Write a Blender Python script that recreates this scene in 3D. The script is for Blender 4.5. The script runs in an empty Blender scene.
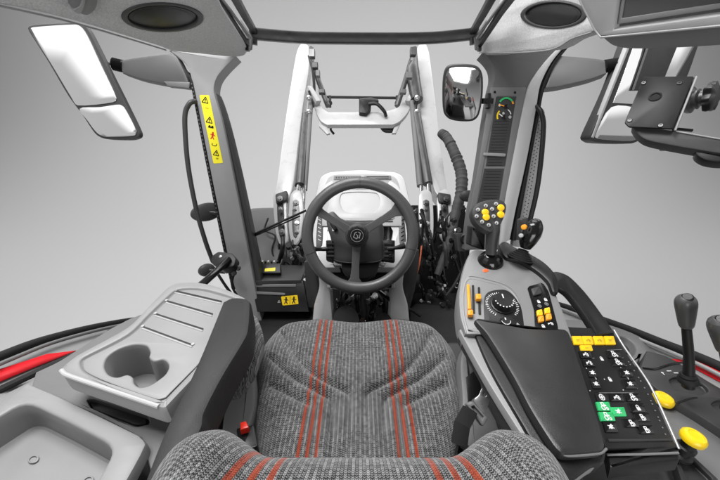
import bpy, bmesh, math, random
from mathutils import Vector, Matrix
from mathutils.geometry import tessellate_polygon
random.seed(7)
V = Vector
sc = bpy.context.scene
COL = sc.collection
PI = math.pi
# ------------------------------------------------------------------ camera model
CAM = V((0, 0, 1.15)); TH = math.atan(.5)
FW = V((0, math.cos(TH), -math.sin(TH))); DN = V((0, -math.sin(TH), -math.cos(TH))); RT = V((1, 0, 0))
def ray(u, v): return FW + RT*((u-360)/300) + DN*((v-240)/300)
def P(u, v, t): return CAM + ray(u, v)*t
class Plane:
    def __init__(s, o, n):
        s.o = V(o); s.n = V(n).normalized()
        if s.n.dot(CAM-s.o) < 0: s.n = -s.n
    def at(s, u, v):
        r = ray(u, v); d = r.dot(s.n)
        return CAM + r*((s.o-CAM).dot(s.n)/d)
    def up(s, h): return Plane(s.o + s.n*h, s.n)
    def axes(s, u=None, v=None, ang=None):
        "origin + in-plane x (image right) and y (image up) axes"
        o = s.at(u, v); a = s.at(u+3, v)-o; a.normalize()
        b = s.n.cross(a); b.normalize()
        if ang: a, b = a*math.cos(ang)+b*math.sin(ang), b*math.cos(ang)-a*math.sin(ang)
        return o, a, b
def pl3(a, b, c):
    A, B, C_ = P(*a), P(*b), P(*c)
    return Plane(A, (B-A).cross(C_-A))
def plz(z): return Plane((0, 0, z), (0, 0, 1))
def plx(x): return Plane((x, 0, 0), (1, 0, 0))
def ply(y): return Plane((0, y, 0), (0, 1, 0))
# ------------------------------------------------------------------ materials
MC = {}
def mat(name, base, rough=.5, metal=0, grain=0, gscale=900, var=.06, spec=.5, coat=0, emit=0, nscale=14, bd=.001):
    if name in MC: return MC[name]
    m = bpy.data.materials.new(name); m.use_nodes = True
    nt = m.node_tree; b = nt.nodes['Principled BSDF']
    if not isinstance(base, (tuple, list)): base = (base, base, base)
    tc = nt.nodes.new('ShaderNodeTexCoord')
    n1 = nt.nodes.new('ShaderNodeTexNoise'); n1.inputs['Scale'].default_value = nscale; n1.inputs['Detail'].default_value = 8
    n1.inputs['Roughness'].default_value = .65
    nt.links.new(tc.outputs['Object'], n1.inputs['Vector'])
    mx = nt.nodes.new('ShaderNodeMix'); mx.data_type = 'RGBA'
    mx.inputs[6].default_value = (*[c*(1-var) for c in base], 1); mx.inputs[7].default_value = (*[min(1, c*(1+var)) for c in base], 1)
    nt.links.new(n1.outputs['Fac'], mx.inputs[0]); nt.links.new(mx.outputs[2], b.inputs['Base Color'])
    mr = nt.nodes.new('ShaderNodeMapRange'); mr.inputs['To Min'].default_value = max(.02, rough-.08); mr.inputs['To Max'].default_value = min(1, rough+.1)
    mr.inputs['From Min'].default_value = .3; mr.inputs['From Max'].default_value = .7
    nt.links.new(n1.outputs['Fac'], mr.inputs['Value']); nt.links.new(mr.outputs['Result'], b.inputs['Roughness'])
    b.inputs['Metallic'].default_value = metal; b.inputs['Specular IOR Level'].default_value = spec
    b.inputs['Coat Weight'].default_value = coat; b.inputs['Coat Roughness'].default_value = .15
    if grain:
        n2 = nt.nodes.new('ShaderNodeTexNoise'); n2.inputs['Scale'].default_value = gscale; n2.inputs['Detail'].default_value = 3
        nt.links.new(tc.outputs['Object'], n2.inputs['Vector'])
        bp = nt.nodes.new('ShaderNodeBump'); bp.inputs['Strength'].default_value = grain; bp.inputs['Distance'].default_value = bd
        nt.links.new(n2.outputs['Fac'], bp.inputs['Height']); nt.links.new(bp.outputs['Normal'], b.inputs['Normal'])
    if emit:
        b.inputs['Emission Color'].default_value = (*base, 1); b.inputs['Emission Strength'].default_value = emit
    MC[name] = m; return m
LG = mat('light_grey_plastic', .25, .42, grain=.25, gscale=1300)
LG2 = mat('pale_grey_plastic', .42, .42, grain=.2, gscale=1300)
MG = mat('mid_grey_plastic', .15, .5, grain=.35)
PG = mat('pillar_grey_plastic', .27, .45, grain=.3)
DG = mat('dark_grey_plastic', .036, .45, grain=.4, spec=.4)
BK = mat('black_plastic', .010, .36, grain=.3, spec=.4)
BG = mat('black_gloss', .007, .16)
RB = mat('black_rubber', .009, .6, grain=.4, spec=.3)
PAD = mat('armrest_vinyl', .021, .36, grain=.18, gscale=700)
WP = mat('white_paint', .52, .3, coat=.4, var=.05)
WG = mat('off_white_paint', .44, .4, var=.06)
TWG = mat('tower_grey_plastic', .2, .36, grain=.25, gscale=1300)
TS = mat('trim_silver', .32, .38, metal=.3)
AMB = mat('amber_plastic', (.86, .52, .008), .35, var=.06)
SV = mat('satin_metal', .55, .3, metal=.85)
ST = mat('dark_steel', .12, .35, metal=.7, grain=.2)
CH = mat('chrome', .75, .12, metal=1)
RED = mat('red_decal', (.62, .012, .02), .35, var=.03)
YEL = mat('yellow_plastic', (.85, .57, .01), .3, var=.1)
YLB = mat('yellow_label', (.85, .75, .02), .45, var=.04)
ORG = mat('orange_plastic', (.85, .33, .02), .38, var=.05)
GRN = mat('green_plastic', (.03, .45, .14), .42, var=.05)
SOOT = mat('matt_black', .012, .9, grain=.5, spec=.12, var=.3)
ARMG = mat('mirror_arm_grey', .085, .45, grain=.3)
ICW = mat('icon_white', .75, .5)
ICY = mat('icon_ochre', (.45, .3, .02), .5)
MIR = mat('mirror_glass', .80, .015, metal=1, var=0)
FELT = mat('headliner_felt', .50, .95, grain=1, gscale=480, var=.5, spec=.1, nscale=190, bd=.002)
ORD = mat('orange_cable', (.6, .12, .04), .5)
MATF = mat('floor_mat_rubber', .016, .7, grain=.9, gscale=260, spec=.25)
BACK = mat('backdrop_paper', .50, .95, var=.004, spec=.05)

def fabric():
    m = bpy.data.materials.new('woven_seat_fabric'); m.use_nodes = True; nt = m.node_tree; N = nt.nodes; L = nt.links
    b = N['Principled BSDF']; b.inputs['Roughness'].default_value = .95; b.inputs['Specular IOR Level'].default_value = .15
    b.inputs['Sheen Weight'].default_value = .25
    at = N.new('ShaderNodeAttribute'); at.attribute_name = 'weave'
    sp = N.new('ShaderNodeSeparateXYZ'); L.new(at.outputs['Vector'], sp.inputs[0])
    def M(op, a, b_=None, c=None):
        n = N.new('ShaderNodeMath'); n.operation = op
        for i, x in enumerate((a, b_, c)):
            if x is None: continue
            if isinstance(x, (int, float)): n.inputs[i].default_value = x
            else: L.new(x, n.inputs[i])
        return n.outputs[0]
    X, Y = sp.outputs[0], sp.outputs[1]
    nz = N.new('ShaderNodeTexNoise'); nz.inputs['Scale'].default_value = 60; nz.inputs['Detail'].default_value = 2
    L.new(at.outputs['Vector'], nz.inputs['Vector'])
    Zs = sp.outputs[2]; xw = M('ADD', M('MULTIPLY', X, Zs), M('MULTIPLY', M('SUBTRACT', nz.outputs['Fac'], .5), .0012))
    w = .0048
    fr = M('FRACT', M('DIVIDE', M('ADD', xw, 10), w))
    av = M('ABSOLUTE', M('SUBTRACT', fr, .5))                 # 0 centre of rib .. .5 edge
    st = M('SINE', M('MULTIPLY', M('ADD', Y, M('MULTIPLY', av, .0055)), 2*PI/.0038))
    st01 = M('MULTIPLY_ADD', st, .5, .5)
    edge = M('SMOOTH_MIN', M('MULTIPLY', M('SUBTRACT', .5, av), 5.5), 1, .3)
    mid = M('SMOOTH_MIN', M('MULTIPLY', av, 9), 1, .3)
    h = M('MULTIPLY', M('MULTIPLY', st01, edge), M('MULTIPLY_ADD', mid, .5, .5))
    # yarn colour mix: alternate ribs lighter/darker + flecks
    rib = M('FLOOR', M('DIVIDE', M('ADD', xw, 10), w))
    wn = N.new('ShaderNodeTexWhiteNoise'); wn.noise_dimensions = '2D'
    cmb = N.new('ShaderNodeCombineXYZ'); L.new(rib, cmb.inputs[0]); L.new(M('FLOOR', M('DIVIDE', Y, .0038)), cmb.inputs[1]); L.new(cmb.outputs[0], wn.inputs['Vector'])
    alt = M('MULTIPLY', M('PINGPONG', rib, 1), .18)
    n3 = N.new('ShaderNodeTexNoise'); n3.inputs['Scale'].default_value = 22; n3.inputs['Detail'].default_value = 4; L.new(at.outputs['Vector'], n3.inputs['Vector'])
    lum = M('ADD', M('MULTIPLY', h, .60), M('ADD', M('MULTIPLY_ADD', n3.outputs['Fac'], .30, -.21), M('ADD', alt, M('MULTIPLY', wn.outputs['Value'], .28))))
    cr = N.new('ShaderNodeValToRGB'); L.new(lum, cr.inputs[0])
    cr.color_ramp.elements[0].position = .2; cr.color_ramp.elements[0].color = (.012, .012, .012, 1)
    cr.color_ramp.elements[1].position = .97; cr.color_ramp.elements[1].color = (.37, .37, .37, 1)
    # stripes
    ax = M('ABSOLUTE', M('ADD', X, .005)); tot = None
    for c in (.0835, .1010, .1185):
        s = M('LESS_THAN', M('ABSOLUTE', M('SUBTRACT', ax, c)), .0034)
        tot = s if tot is None else M('MAXIMUM', tot, s)
    mx = N.new('ShaderNodeMix'); mx.data_type = 'RGBA'
    L.new(tot, mx.inputs[0]); L.new(cr.outputs[0], mx.inputs[6])
    c2 = N.new('ShaderNodeValToRGB'); L.new(lum, c2.inputs[0])
    c2.color_ramp.elements[0].color = (.12, .015, .006, 1); c2.color_ramp.elements[1].color = (.40, .07, .03, 1)
    L.new(c2.outputs[0], mx.inputs[7]); L.new(mx.outputs[2], b.inputs['Base Color'])
    bp = N.new('ShaderNodeBump'); bp.inputs['Strength'].default_value = .7; bp.inputs['Distance'].default_value = .0015
    L.new(h, bp.inputs['Height']); L.new(bp.outputs[0], b.inputs['Normal'])
    return m
FAB = fabric()
# ------------------------------------------------------------------ geometry helpers
class G:
    "collects verts / faces of one mesh"
    def __init__(s): s.v = []; s.f = []
    def add(s, vs, fs):
        k = len(s.v); s.v += [V(p) for p in vs]; s.f += [tuple(i+k for i in f) for f in fs]; return s
def box(g, o, a, b, c):
    "box centred at o with half vectors a b c"
    vs = [o+a*i+b*j+c*k for i in (-1, 1) for j in (-1, 1) for k in (-1, 1)]
    fs = [(0, 1, 3, 2), (4, 6, 7, 5), (0, 4, 5, 1), (2, 3, 7, 6), (0, 2, 6, 4), (1, 5, 7, 3)]
    return g.add(vs, fs)
def catmull(pts, closed=False, n=6):
    "pts may carry a third value 1 = sharp corner (2d) ; works for vectors as well"
    q = []; cor = []
    for p in pts:
        if isinstance(p, Vector): q.append(p.copy()); cor.append(False)
        else: q.append(V((p[0], p[1], 0))); cor.append(len(p) > 2)
    m = len(q); out = []
    for i in range(m if closed else m-1):
        p1 = q[i]; p2 = q[(i+1) % m]
        p0 = q[i-1] if (closed or i > 0) and not cor[i] else p1-(p2-p1)*.5
        j = (i+2)
        p3 = q[j % m] if (closed or j < m) and not cor[(i+1) % m] else p2+(p2-p1)*.5
        d1 = (p2-p1).length
        m1 = (p2-p0)*.5; m2 = (p3-p1)*.5
        if m1.length > d1: m1 *= d1/m1.length
        if m2.length > d1: m2 *= d1/m2.length
        for k in range(n):
            s = k/n
            out.append(p1*(2*s**3-3*s*s+1)+m1*(s**3-2*s*s+s)+p2*(-2*s**3+3*s*s)+m2*(s**3-s*s))
    if not closed: out.append(q[-1])
    return out
def roundpoly(pts, r=3, n=4):
    "fillet the corners of a 2d polygon"
    out = []; m = len(pts)
    for i in range(m):
        p = V(pts[i][:2]); a = V(pts[i-1][:2])-p; b = V(pts[(i+1) % m][:2])-p
        rr = pts[i][2] if len(pts[i]) > 2 else r
        d = min(rr, a.length*.45, b.length*.45)
        if d < .01: out.append((p.x, p.y)); continue
        A = p+a.normalized()*d; B = p+b.normalized()*d
        for k in range(n+1):
            s = k/n; c = A*(1-s)**2+p*2*s*(1-s)+B*s*s; out.append((c.x, c.y))
    return out
def ell(u, v, ru, rv, rot=0, n=36):
    o = []
    for i in range(n):
        a = 2*PI*i/n; x, y = ru*math.cos(a), rv*math.sin(a)
        o.append((u+x*math.cos(rot)-y*math.sin(rot), v+x*math.sin(rot)+y*math.cos(rot)))
    return o
def _inset(pts, n, e):
    "offset a 3d planar loop inward by e (outward if negative) ; loop ccw about n"
    m = len(pts); out = []
    for i in range(m):
        a = (pts[i]-pts[i-1]); b = (pts[(i+1) % m]-pts[i])
        a = a.normalized() if a.length > 1e-9 else b.normalized(); b = b.normalized() if b.length > 1e-9 else a
        na = n.cross(a); nb = n.cross(b); k = na+nb
        if k.length < 1e-6: k = na
        k.normalize(); c = max(.5, k.dot(na))
        out.append(pts[i]+k*(e/c))
    return out
def ccw(pts, n):
    s = V((0, 0, 0))
    for i in range(len(pts)): s += pts[i-1].cross(pts[i])
    return pts if s.dot(n) > 0 else pts[::-1]
def plate(g, pts3, n, th, r=.002, holes=(), hdepth=None, draft=0, hr=None, back=True, floor=True):
    "rounded-edge slab: pts3 = front outline, extruded th along -n; holes: outlines sunk hdepth with a floor"
    pts3 = ccw([V(p) for p in pts3], n); m = len(pts3)
    if holes and hdepth and hdepth > th*.95 or not floor: back = False
    rings = []; st = 3 if r > 0 else 1
    for k in range(st):
        a = PI/2*k/(st-1) if st > 1 else PI/2
        rings.append([p - n*(r*(1-math.cos(a))) for p in _inset(pts3, n, r*(1-math.sin(a)))] if r > 0 else pts3)
    rings.append([p - n*(th-(r if r > 0 else 0)*.5) for p in pts3])
    rings.append([p - n*th for p in _inset(pts3, n, r*.5)])
    base = len(g.v)
    for rg in rings: g.v += rg
    for k in range(len(rings)-1):
        for i in range(m):
            j = (i+1) % m; a = base+k*m
            g.f.append((a+i, a+m+i, a+m+j, a+j))
    if back: g.f.append(tuple(base+(len(rings)-1)*m+i for i in range(m))[::-1])
    if not holes:
        g.f.append(tuple(base+i for i in range(m))); return g
    hr = r if hr is None else hr
    loops = [rings[0]]; idx = [base+i for i in range(m)]
    for H in holes:
        H = ccw([V(p) for p in H], n); hm = len(H); hb = len(g.v); hrs = []
        for k in range(4):
            a = PI/2*k/3
            hrs.append([p - n*(hr*(1-math.cos(a))) for p in _inset(H, n, -hr*(1-math.sin(a)))])
        hd = hdepth or th*.8
        q = _inset(H, n, draft)
        hrs.append([p-n*(hd-hr*.6) for p in q]); hrs.append([p-n*hd for p in _inset(q, n, hr*.8)])
        for rg in hrs: g.v += rg
        for k in range(5):
            for i in range(hm):
                j = (i+1) % hm; a = hb+k*hm
                g.f.append((a+i, a+j, a+hm+j, a+hm+i))
        if floor: g.f.append(tuple(hb+5*hm+i for i in range(hm)))
        loops.append(hrs[0][::-1]); idx += [hb+i for i in range(hm)][::-1]
    for t in tessellate_polygon(loops):
        t = [idx[i] for i in t]; A, B, C_ = (g.v[i] for i in t)
        if (B-A).cross(C_-A).dot(n) < 0: t = t[::-1]
        g.f.append(tuple(t))
    return g
def slab(g, uv, pl, th=.01, r=.0015, holes=(), **kw):
    return plate(g, [pl.at(p[0], p[1]) for p in uv], pl.n, th, r, holes=[[pl.at(p[0], p[1]) for p in h] for h in holes], **kw)
def sweep(g, pts, r, n=12, closed=False, sx=1, sy=1, up=None, cap=True, sq=0):
    pts = [V(p) for p in pts]; m = len(pts); base = len(g.v)
    R = r if isinstance(r, (list, tuple)) else [r]*m
    if len(R) != m: R = [R[min(len(R)-2, int(i/(m-1)*(len(R)-1)))]*(1-((i/(m-1)*(len(R)-1)) % 1 if i < m-1 else 1)) + R[min(len(R)-1, int(i/(m-1)*(len(R)-1))+1 if i < m-1 else len(R)-1)]*((i/(m-1)*(len(R)-1)) % 1 if i < m-1 else 1) for i in range(m)]
    def tan(i):
        if closed: return (pts[(i+1) % m]-pts[i-1]).normalized()
        return (pts[min(i+1, m-1)]-pts[max(i-1, 0)]).normalized()
    t = tan(0); u = V(up) if up else (V((0, 0, 1)) if abs(t.z) < .9 else V((0, 1, 0)))
    nx = (u - t*u.dot(t)).normalized()
    for i in range(m):
        t = tan(i); nx = (nx - t*nx.dot(t))
        if up: nx = (V(up) - t*V(up).dot(t))
        nx.normalize(); ny = t.cross(nx)
        for k in range(n):
            a = 2*PI*(k+.5)/n; c, s = math.cos(a), math.sin(a)
            if sq: e = 2/(2+sq*4); c = math.copysign(abs(c)**e, c); s = math.copysign(abs(s)**e, s)
            g.v.append(pts[i]+nx*(R[i]*sx*c)+ny*(R[i]*sy*s))
    for i in range(m if closed else m-1):
        j = (i+1) % m
        for k in range(n):
            l = (k+1) % n
            g.f.append((base+i*n+k, base+i*n+l, base+j*n+l, base+j*n+k))
    if cap and not closed:
        g.f.append(tuple(base+k for k in range(n))[::-1]); g.f.append(tuple(base+(m-1)*n+k for k in range(n)))
    return g
def lathe(g, o, ax, prof, n=40, sx=1, xdir=None, star=0, sn=6):
    ax = V(ax).normalized(); a = V(xdir) if xdir else (V((0, 0, 1)) if abs(ax.z) < .9 else V((1, 0, 0)))
    a = (a-ax*a.dot(ax)).normalized(); b = ax.cross(a); base = len(g.v)
    for (r, h) in prof:
        for k in range(n):
            t = 2*PI*k/n; rr = r*(1+star*math.cos(sn*t))
            g.v.append(V(o)+ax*h+a*(rr*sx*math.cos(t))+b*(rr*math.sin(t)))
    for i in range(len(prof)-1):
        for k in range(n):
            l = (k+1) % n
            g.f.append((base+i*n+k, base+i*n+l, base+(i+1)*n+l, base+(i+1)*n+k))
    g.f.append(tuple(base+k for k in range(n))[::-1]); g.f.append(tuple(base+(len(prof)-1)*n+k for k in range(n)))
    return g
def tub(uvts, n=8):
    "smooth 3d path from a list of (u,v,t)"
    return catmull([P(*p) for p in uvts], n=n)
def obj(name, g, m, parent=None, bevel=0, sub=0, ang=35, label=None, bseg=2, weave=None, solid=0):
    me = bpy.data.meshes.new(name); me.from_pydata([tuple(p) for p in g.v], [], g.f); me.validate()
    bm = bmesh.new(); bm.from_mesh(me)
    bmesh.ops.remove_doubles(bm, verts=bm.verts, dist=1e-6)
    bmesh.ops.recalc_face_normals(bm, faces=bm.faces); bm.to_mesh(me); bm.free()
    for p in me.polygons: p.use_smooth = True
    me.set_sharp_from_angle(angle=math.radians(ang))
    if weave:
        at = me.attributes.new('weave', 'FLOAT_VECTOR', 'POINT')
        for i, v in enumerate(me.vertices): at.data[i].vector = weave(v.co)
    o = bpy.data.objects.new(name, me); COL.objects.link(o); me.materials.append(m)
    if solid:
        s = o.modifiers.new('thickness', 'SOLIDIFY'); s.thickness = solid; s.offset = -1
    if bevel:
        b = o.modifiers.new('bevel', 'BEVEL'); b.width = bevel; b.segments = bseg; b.limit_method = 'ANGLE'; b.angle_limit = math.radians(40); b.harden_normals = True
    if sub:
        s = o.modifiers.new('sub', 'SUBSURF'); s.levels = sub; s.render_levels = sub
    if parent is not None:
        o.parent = parent; w = V(parent['_w']) if '_w' in parent else V((0, 0, 0))
        o.matrix_parent_inverse = Matrix.Translation(w).inverted(); o['_w'] = (0., 0., 0.)
    else: o['_w'] = (0., 0., 0.)
    if label: o['label'] = label
    return o
def thing(name, label, cat, loc, group=None):
    o = bpy.data.objects.new(name, None); COL.objects.link(o); o.location = loc; o.empty_display_size = .05
    o['_w'] = tuple(loc); o['label'] = label; o['category'] = cat
    if group: o['group'] = group
    return o
def tag(o, label, cat, group=None):
    o['label'] = label; o['category'] = cat
    if group: o['group'] = group
    return o
def screw(parent, pl, u, v, r=.004, m=None, name='screw'):
    g = G(); o = pl.at(u, v)
    lathe(g, o-pl.n*.001, pl.n, [(r, 0), (r, .0018), (r*.8, .0026), (r*.45, .0026), (r*.42, .0012)], 16)
    return obj(name, g, m or BG, parent)

# ------------------------------------------------------------------ studio
g = G(); n = 40; prof = []
YW = 10.0; RR = 5.5; Z0 = -1.15
prof = [(-9, Z0), (YW-RR, Z0)] + [(YW-RR+RR*math.sin(a), Z0+RR-RR*math.cos(a)) for a in [PI/2*i/24 for i in range(1, 25)]] + [(YW, 9.0)]
for (y, z) in prof: g.v += [V((-16, y, z)), V((16, y, z))]
for i in range(len(prof)-1): g.f.append((2*i, 2*i+1, 2*i+3, 2*i+2))
o = obj('studio_backdrop', g, BACK); o['kind'] = 'structure'

# ------------------------------------------------------------------ cab frame
cab = thing('tractor_cab', 'grey tractor cab frame with two front pillars joined by a black crossbar', 'cab frame', (0, 1.4, 0))
# cab floor, with front wall hump
g = G(); box(g, V((0, .75, -.02)), V((.62, 0, 0)), V((0, .80, 0)), V((0, 0, .02)))
obj('floor_panel', g, SOOT, cab, bevel=.006)
LP = pl3((200, 60, 1.42), (240, 60, 1.42), (245, 310, 1.62))
g = G()
slab(g, catmull([(168, 50, 1), (178, 57), (187, 66), (192, 82), (197, 104), (208, 160), (227, 254), (236, 293), (250, 322, 1), (262, 322, 1), (258, 303), (247, 245), (233, 173), (222, 120), (214, 92), (216, 79), (224, 68), (236, 56, 1)], True, 4), LP, .07, .006)
obj('pillar', g, PG, cab, label='left front pillar carrying a yellow sticker')
g = G(); slab(g, catmull([(212, 95), (222, 122), (235, 175), (249, 245), (261, 305), (266, 305), (254, 245), (239, 175), (226, 122), (216, 93)], True, 3), LP.up(-.02), .06, .003)
obj('pillar_side_trim', g, DG, cab)
g = G(); slab(g, catmull([(186, 70), (190, 82), (205, 160), (224, 254), (232, 290), (234.5, 290), (226.5, 254), (207.5, 160), (192.5, 82)], True, 3), LP.up(.004), .05, .002)
obj('door_seal', g, RB, cab)
g = G()
for i in range(52):                                                    # the seal's ribbed lip
    s = i/51; u = 191.8+(232-191.8)*s; v = 84+(288-84)*s
    o, a, b = LP.up(.004).axes(u, v, math.radians(10)); box(g, o, a*.0026, b*.0022, LP.n*.003)
obj('seal_lip', g, MG, cab)
# sticker with warning pictograms
def poly_icon(g, pl, u, v, kind, s, rot=0):
    "small raised pictogram; s = size in metres; kinds are plain strokes"
    o, a, b = pl.axes(u, v, rot); n = pl.n
    def bar(x0, y0, x1, y1, w=.12):
        p = o+a*(x0*s)+b*(y0*s); q = o+a*(x1*s)+b*(y1*s); d = (q-p); L = d.length
        if L < 1e-7: return
        d.normalize(); box(g, (p+q)/2, d*(L/2), n.cross(d)*(w*s/2), n*.00025)
    def disc(x, y, r, k=14):
        c = o+a*(x*s)+b*(y*s); lathe(g, c-n*.00025, n, [(r*s, 0), (r*s, .0005)], k)
    def ring(x, y, r, w=.1, k=16):
        for i in range(k):
            t0, t1 = 2*PI*i/k, 2*PI*(i+1)/k
            bar(x+r*math.cos(t0), y+r*math.sin(t0), x+r*math.cos(t1), y+r*math.sin(t1), w)
    if kind == 'warn': bar(-.5, -.4, .5, -.4); bar(-.5, -.4, 0, .5); bar(.5, -.4, 0, .5); bar(0, -.1, 0, .2, .14); disc(0, -.24, .07)
    elif kind == 'tractor': ring(-.25, -.2, .26, .14); ring(.36, -.3, .15, .13); bar(-.25, .1, .4, .1, .22); bar(-.3, .1, -.3, .5); bar(-.3, .5, .1, .5); bar(.1, .5, .15, .1)
    elif kind == 'line': bar(-.45, 0, .45, 0, .14)
    elif kind == 'lines': bar(-.45, .14, .45, .14, .1); bar(-.45, -.14, .25, -.14, .1)
    elif kind == 'hat': disc(-.25, .1, .18); disc(.25, .1, .18); bar(-.45, -.05, .45, -.05, .2)
    elif kind == 'man': disc(0, .38, .13); bar(0, .25, 0, -.1, .24); bar(0, -.1, -.22, -.5, .13); bar(0, -.1, .22, -.5, .13); bar(0, .2, .35, .0, .1); bar(0, .2, -.32, .1, .1)
    elif kind == 'book': bar(-.45, .15, -.45, -.25); bar(.45, .15, .45, -.25); bar(-.45, -.25, 0, -.35); bar(.45, -.25, 0, -.35)
    elif kind == 'fan': ring(0, 0, .42, .1); bar(-.25, 0, .25, 0, .2); bar(0, -.25, 0, .25, .2)
    elif kind == 'lift': bar(-.5, 0, -.1, 0, .2); bar(-.1, 0, .1, .3, .12); bar(.1, .3, .5, .1, .12); ring(.3, -.15, .17, .12); bar(-.5, .0, -.5, -.3, .12)
    elif kind == 'pump': bar(-.3, -.4, -.3, .35, .12); bar(.1, -.4, .1, .35, .12); bar(-.3, .35, .1, .35, .12); bar(-.4, -.4, .2, -.4, .12); bar(.1, .1, .35, 0, .1); bar(.35, 0, .35, -.35, .1); disc(-.1, 0, .14)
    elif kind == 'lock': bar(-.3, -.15, .3, -.15, .5); ring(0, .15, .22, .1)
    elif kind == 'arrow': bar(0, -.4, 0, .3, .14); bar(0, .4, -.25, .1, .12); bar(0, .4, .25, .1, .12)
    elif kind == 'bug': disc(0, 0, .26); bar(-.45, .2, .45, -.2, .1); bar(-.45, -.2, .45, .2, .1); disc(.2, .3, .1)
    elif kind == 'dot': disc(0, 0, .3)
    return g
def icon(parent, pl, u, v, kind, s, m=None, rot=0):
    return obj('icon', poly_icon(G(), pl, u, v, kind, s, rot), m or ICW, parent)
SP = LP.up(.0012)
g = G(); slab(g, roundpoly([(199.5, 95), (209, 95), (223, 163), (213.5, 163.5)], 1), SP, .001, 0)
stk = obj('warning_sticker', g, YLB, cab)
for (v, k, s, m) in ((100, 'warn', .030, BK), (108, 'line', .018, ORG), (120, 'warn', .03, BK), (127, 'hat', .028, BK), (135.5, 'man', .034, RED), (144, 'book', .024, BK), (153, 'warn', .028, BK), (158.5, 'lines', .014, BK)):
    icon(stk, SP.up(.0007), 204.2+(v-95)*.207, v, k, s, m, math.radians(-12))
# right pillar
RP = pl3((500, 60, 1.40), (540, 60, 1.40), (480, 240, 1.50))
g = G()
slab(g, catmull([(482, 53, 1), (489, 60), (493.5, 68), (494, 78), (491, 90), (486, 120), (477, 180), (470, 215), (466, 250, 1), (500, 250, 1), (506, 210), (514, 160), (526, 95), (538, 72), (562, 44, 1)], True, 4), RP, .07, .006)
pr = obj('pillar', g, mat('gauge_pillar_grey', .10, .45, grain=.3), cab, label='right front pillar holding the gauges')
g = G()
slab(g, [(491, 87), (526.5, 87), (520, 130), (507, 212), (470, 212), (478, 170)], RP.up(.006), .006, .002, holes=[roundpoly([(496.5, 96), (517, 96), (512, 128), (499, 208), (476, 208), (486, 150)], 2)], hdepth=.004, hr=.0008)
gp = obj('gauge_panel', g, MG, cab)
DP = RP.up(.0035)
g = G(); slab(g, [(496.5, 97), (516, 97), (505, 166), (486, 166)], DP, .002, 0); disp = obj('gauge_display', g, DG, cab)
g = G(); slab(g, [(484.5, 168.5), (504, 168.5), (498, 206), (477, 206)], DP, .002, 0); obj('lower_cover', g, DG, cab)
g = G()
for i in range(16):
    s = i/15; v = 121+44*s; u0 = 491.5-.16*(v-121)+1; o, a, b = DP.up(.001).axes(u0+9.2, v); box(g, o, a*.034, b*.0009, RP.n*.0008)
for i in range(12):
    s = i/11; v = 171+33*s; o, a, b = DP.up(.001).axes(494-.17*(v-168.5)+.2, v); box(g, o, a*.036, b*.0009, RP.n*.0008)
obj('display_ribs', g, mat('rib_dark', .028, .5), cab)
g = G(); slab(g, roundpoly([(484, 152.5), (506, 153.5), (505.6, 156.5), (483.5, 155.5)], 1), RP.up(.011), .01, .002); obj('retaining_bar', g, LG, cab)
screw(cab, RP.up(.0065), 494.8, 92, .006); screw(cab, RP.up(.0065), 515, 92.5, .006)
def arc(g, pl, u, v, r, a0, a1, w, k=18, h=.0004):
    o, a, b = pl.axes(u, v)
    for i in range(k):
        t = math.radians(a0+(a1-a0)*(i+.5)/k); L = r*math.radians(abs(a1-a0))/k*.55
        d = a*math.cos(t)+b*math.sin(t); e = pl.n.cross(d); box(g, o+d*r, e*L, d*(w/2), pl.n*h)
    return g
E = DP.up(.0018)
obj('gauge_scale', arc(G(), E, 506, 105.5, .034, 35, 150, .008), GRN, disp)
obj('gauge_scale', arc(G(), E, 506, 105.5, .034, 12, 32, .008), ORG, disp)
obj('gauge_scale', arc(G(), E, 504, 116, .032, 135, 205, .007), YEL, disp)
obj('gauge_scale', arc(G(), E, 504, 116, .033, 15, 60, .004, 3), ICW, disp)
def needle(u, v, r, ang, m):
    o, a, b = E.up(.001).axes(u, v); t = math.radians(ang); d = a*math.cos(t)+b*math.sin(t); g = G()
    box(g, o+d*r*.55, d*r*.45, E.n.cross(d)*.0022, E.n*.0006); obj('gauge_needle', g, m, disp)
    g = G(); lathe(g, o, E.n, [(.0095, 0), (.0095, .004), (.007, .005)], 20); obj('needle_cap', g, BG, disp)
needle(506, 106.5, .034, 165, ORG); needle(504, 117.5, .030, 145, ICW)
icon(disp, E, 499.5, 105, 'lock', .014); icon(disp, E, 503.5, 113, 'pump', .012); icon(disp, E, 510, 117, 'fan', .014)
# white trim, seal, perforated strip on the right pillar
g = G(); slab(g, catmull([(562, 44, 1), (545, 62), (530, 84), (524, 105), (514, 155), (503, 215), (500, 245, 1), (510, 240, 1), (517, 205), (528, 155), (537, 105), (541, 84), (552, 62), (566, 45, 1)], True, 4), RP.up(.012), .05, .005)
obj('pillar_trim', g, WG, cab)
g = G(); slab(g, catmull([(566, 46), (552, 64), (542, 88), (538, 110), (528, 160), (515, 225), (513, 240), (516.5, 240), (519, 225), (530.7, 160), (540.4, 110), (545, 88), (555.5, 64), (571, 44)], True, 4), RP.up(.006), .06, .003)
obj('door_seal', g, RB, cab)
g = G(); slab(g, catmull([(541, 108), (531, 160), (518, 228), (513, 245), (524, 245), (530, 222), (541, 150), (545, 112)], True, 4), RP.up(-.02), .03, .002)
pf = obj('perforated_strip', g, LG2, cab)
g = G()
for i in range(34):
    for j in range(2):
        s = (i+.5*j)/34; u = 541+(520-541)*s+j*1.6-.4+(1.2 if j else 0); v = 114+(238-114)*s
        o = RP.up(-.0195).at(u, v); lathe(g, o-RP.n*.0004, RP.n, [(.0026, 0), (.0026, .0008)], 10)
obj('perforation', g, BK, pf)
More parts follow.
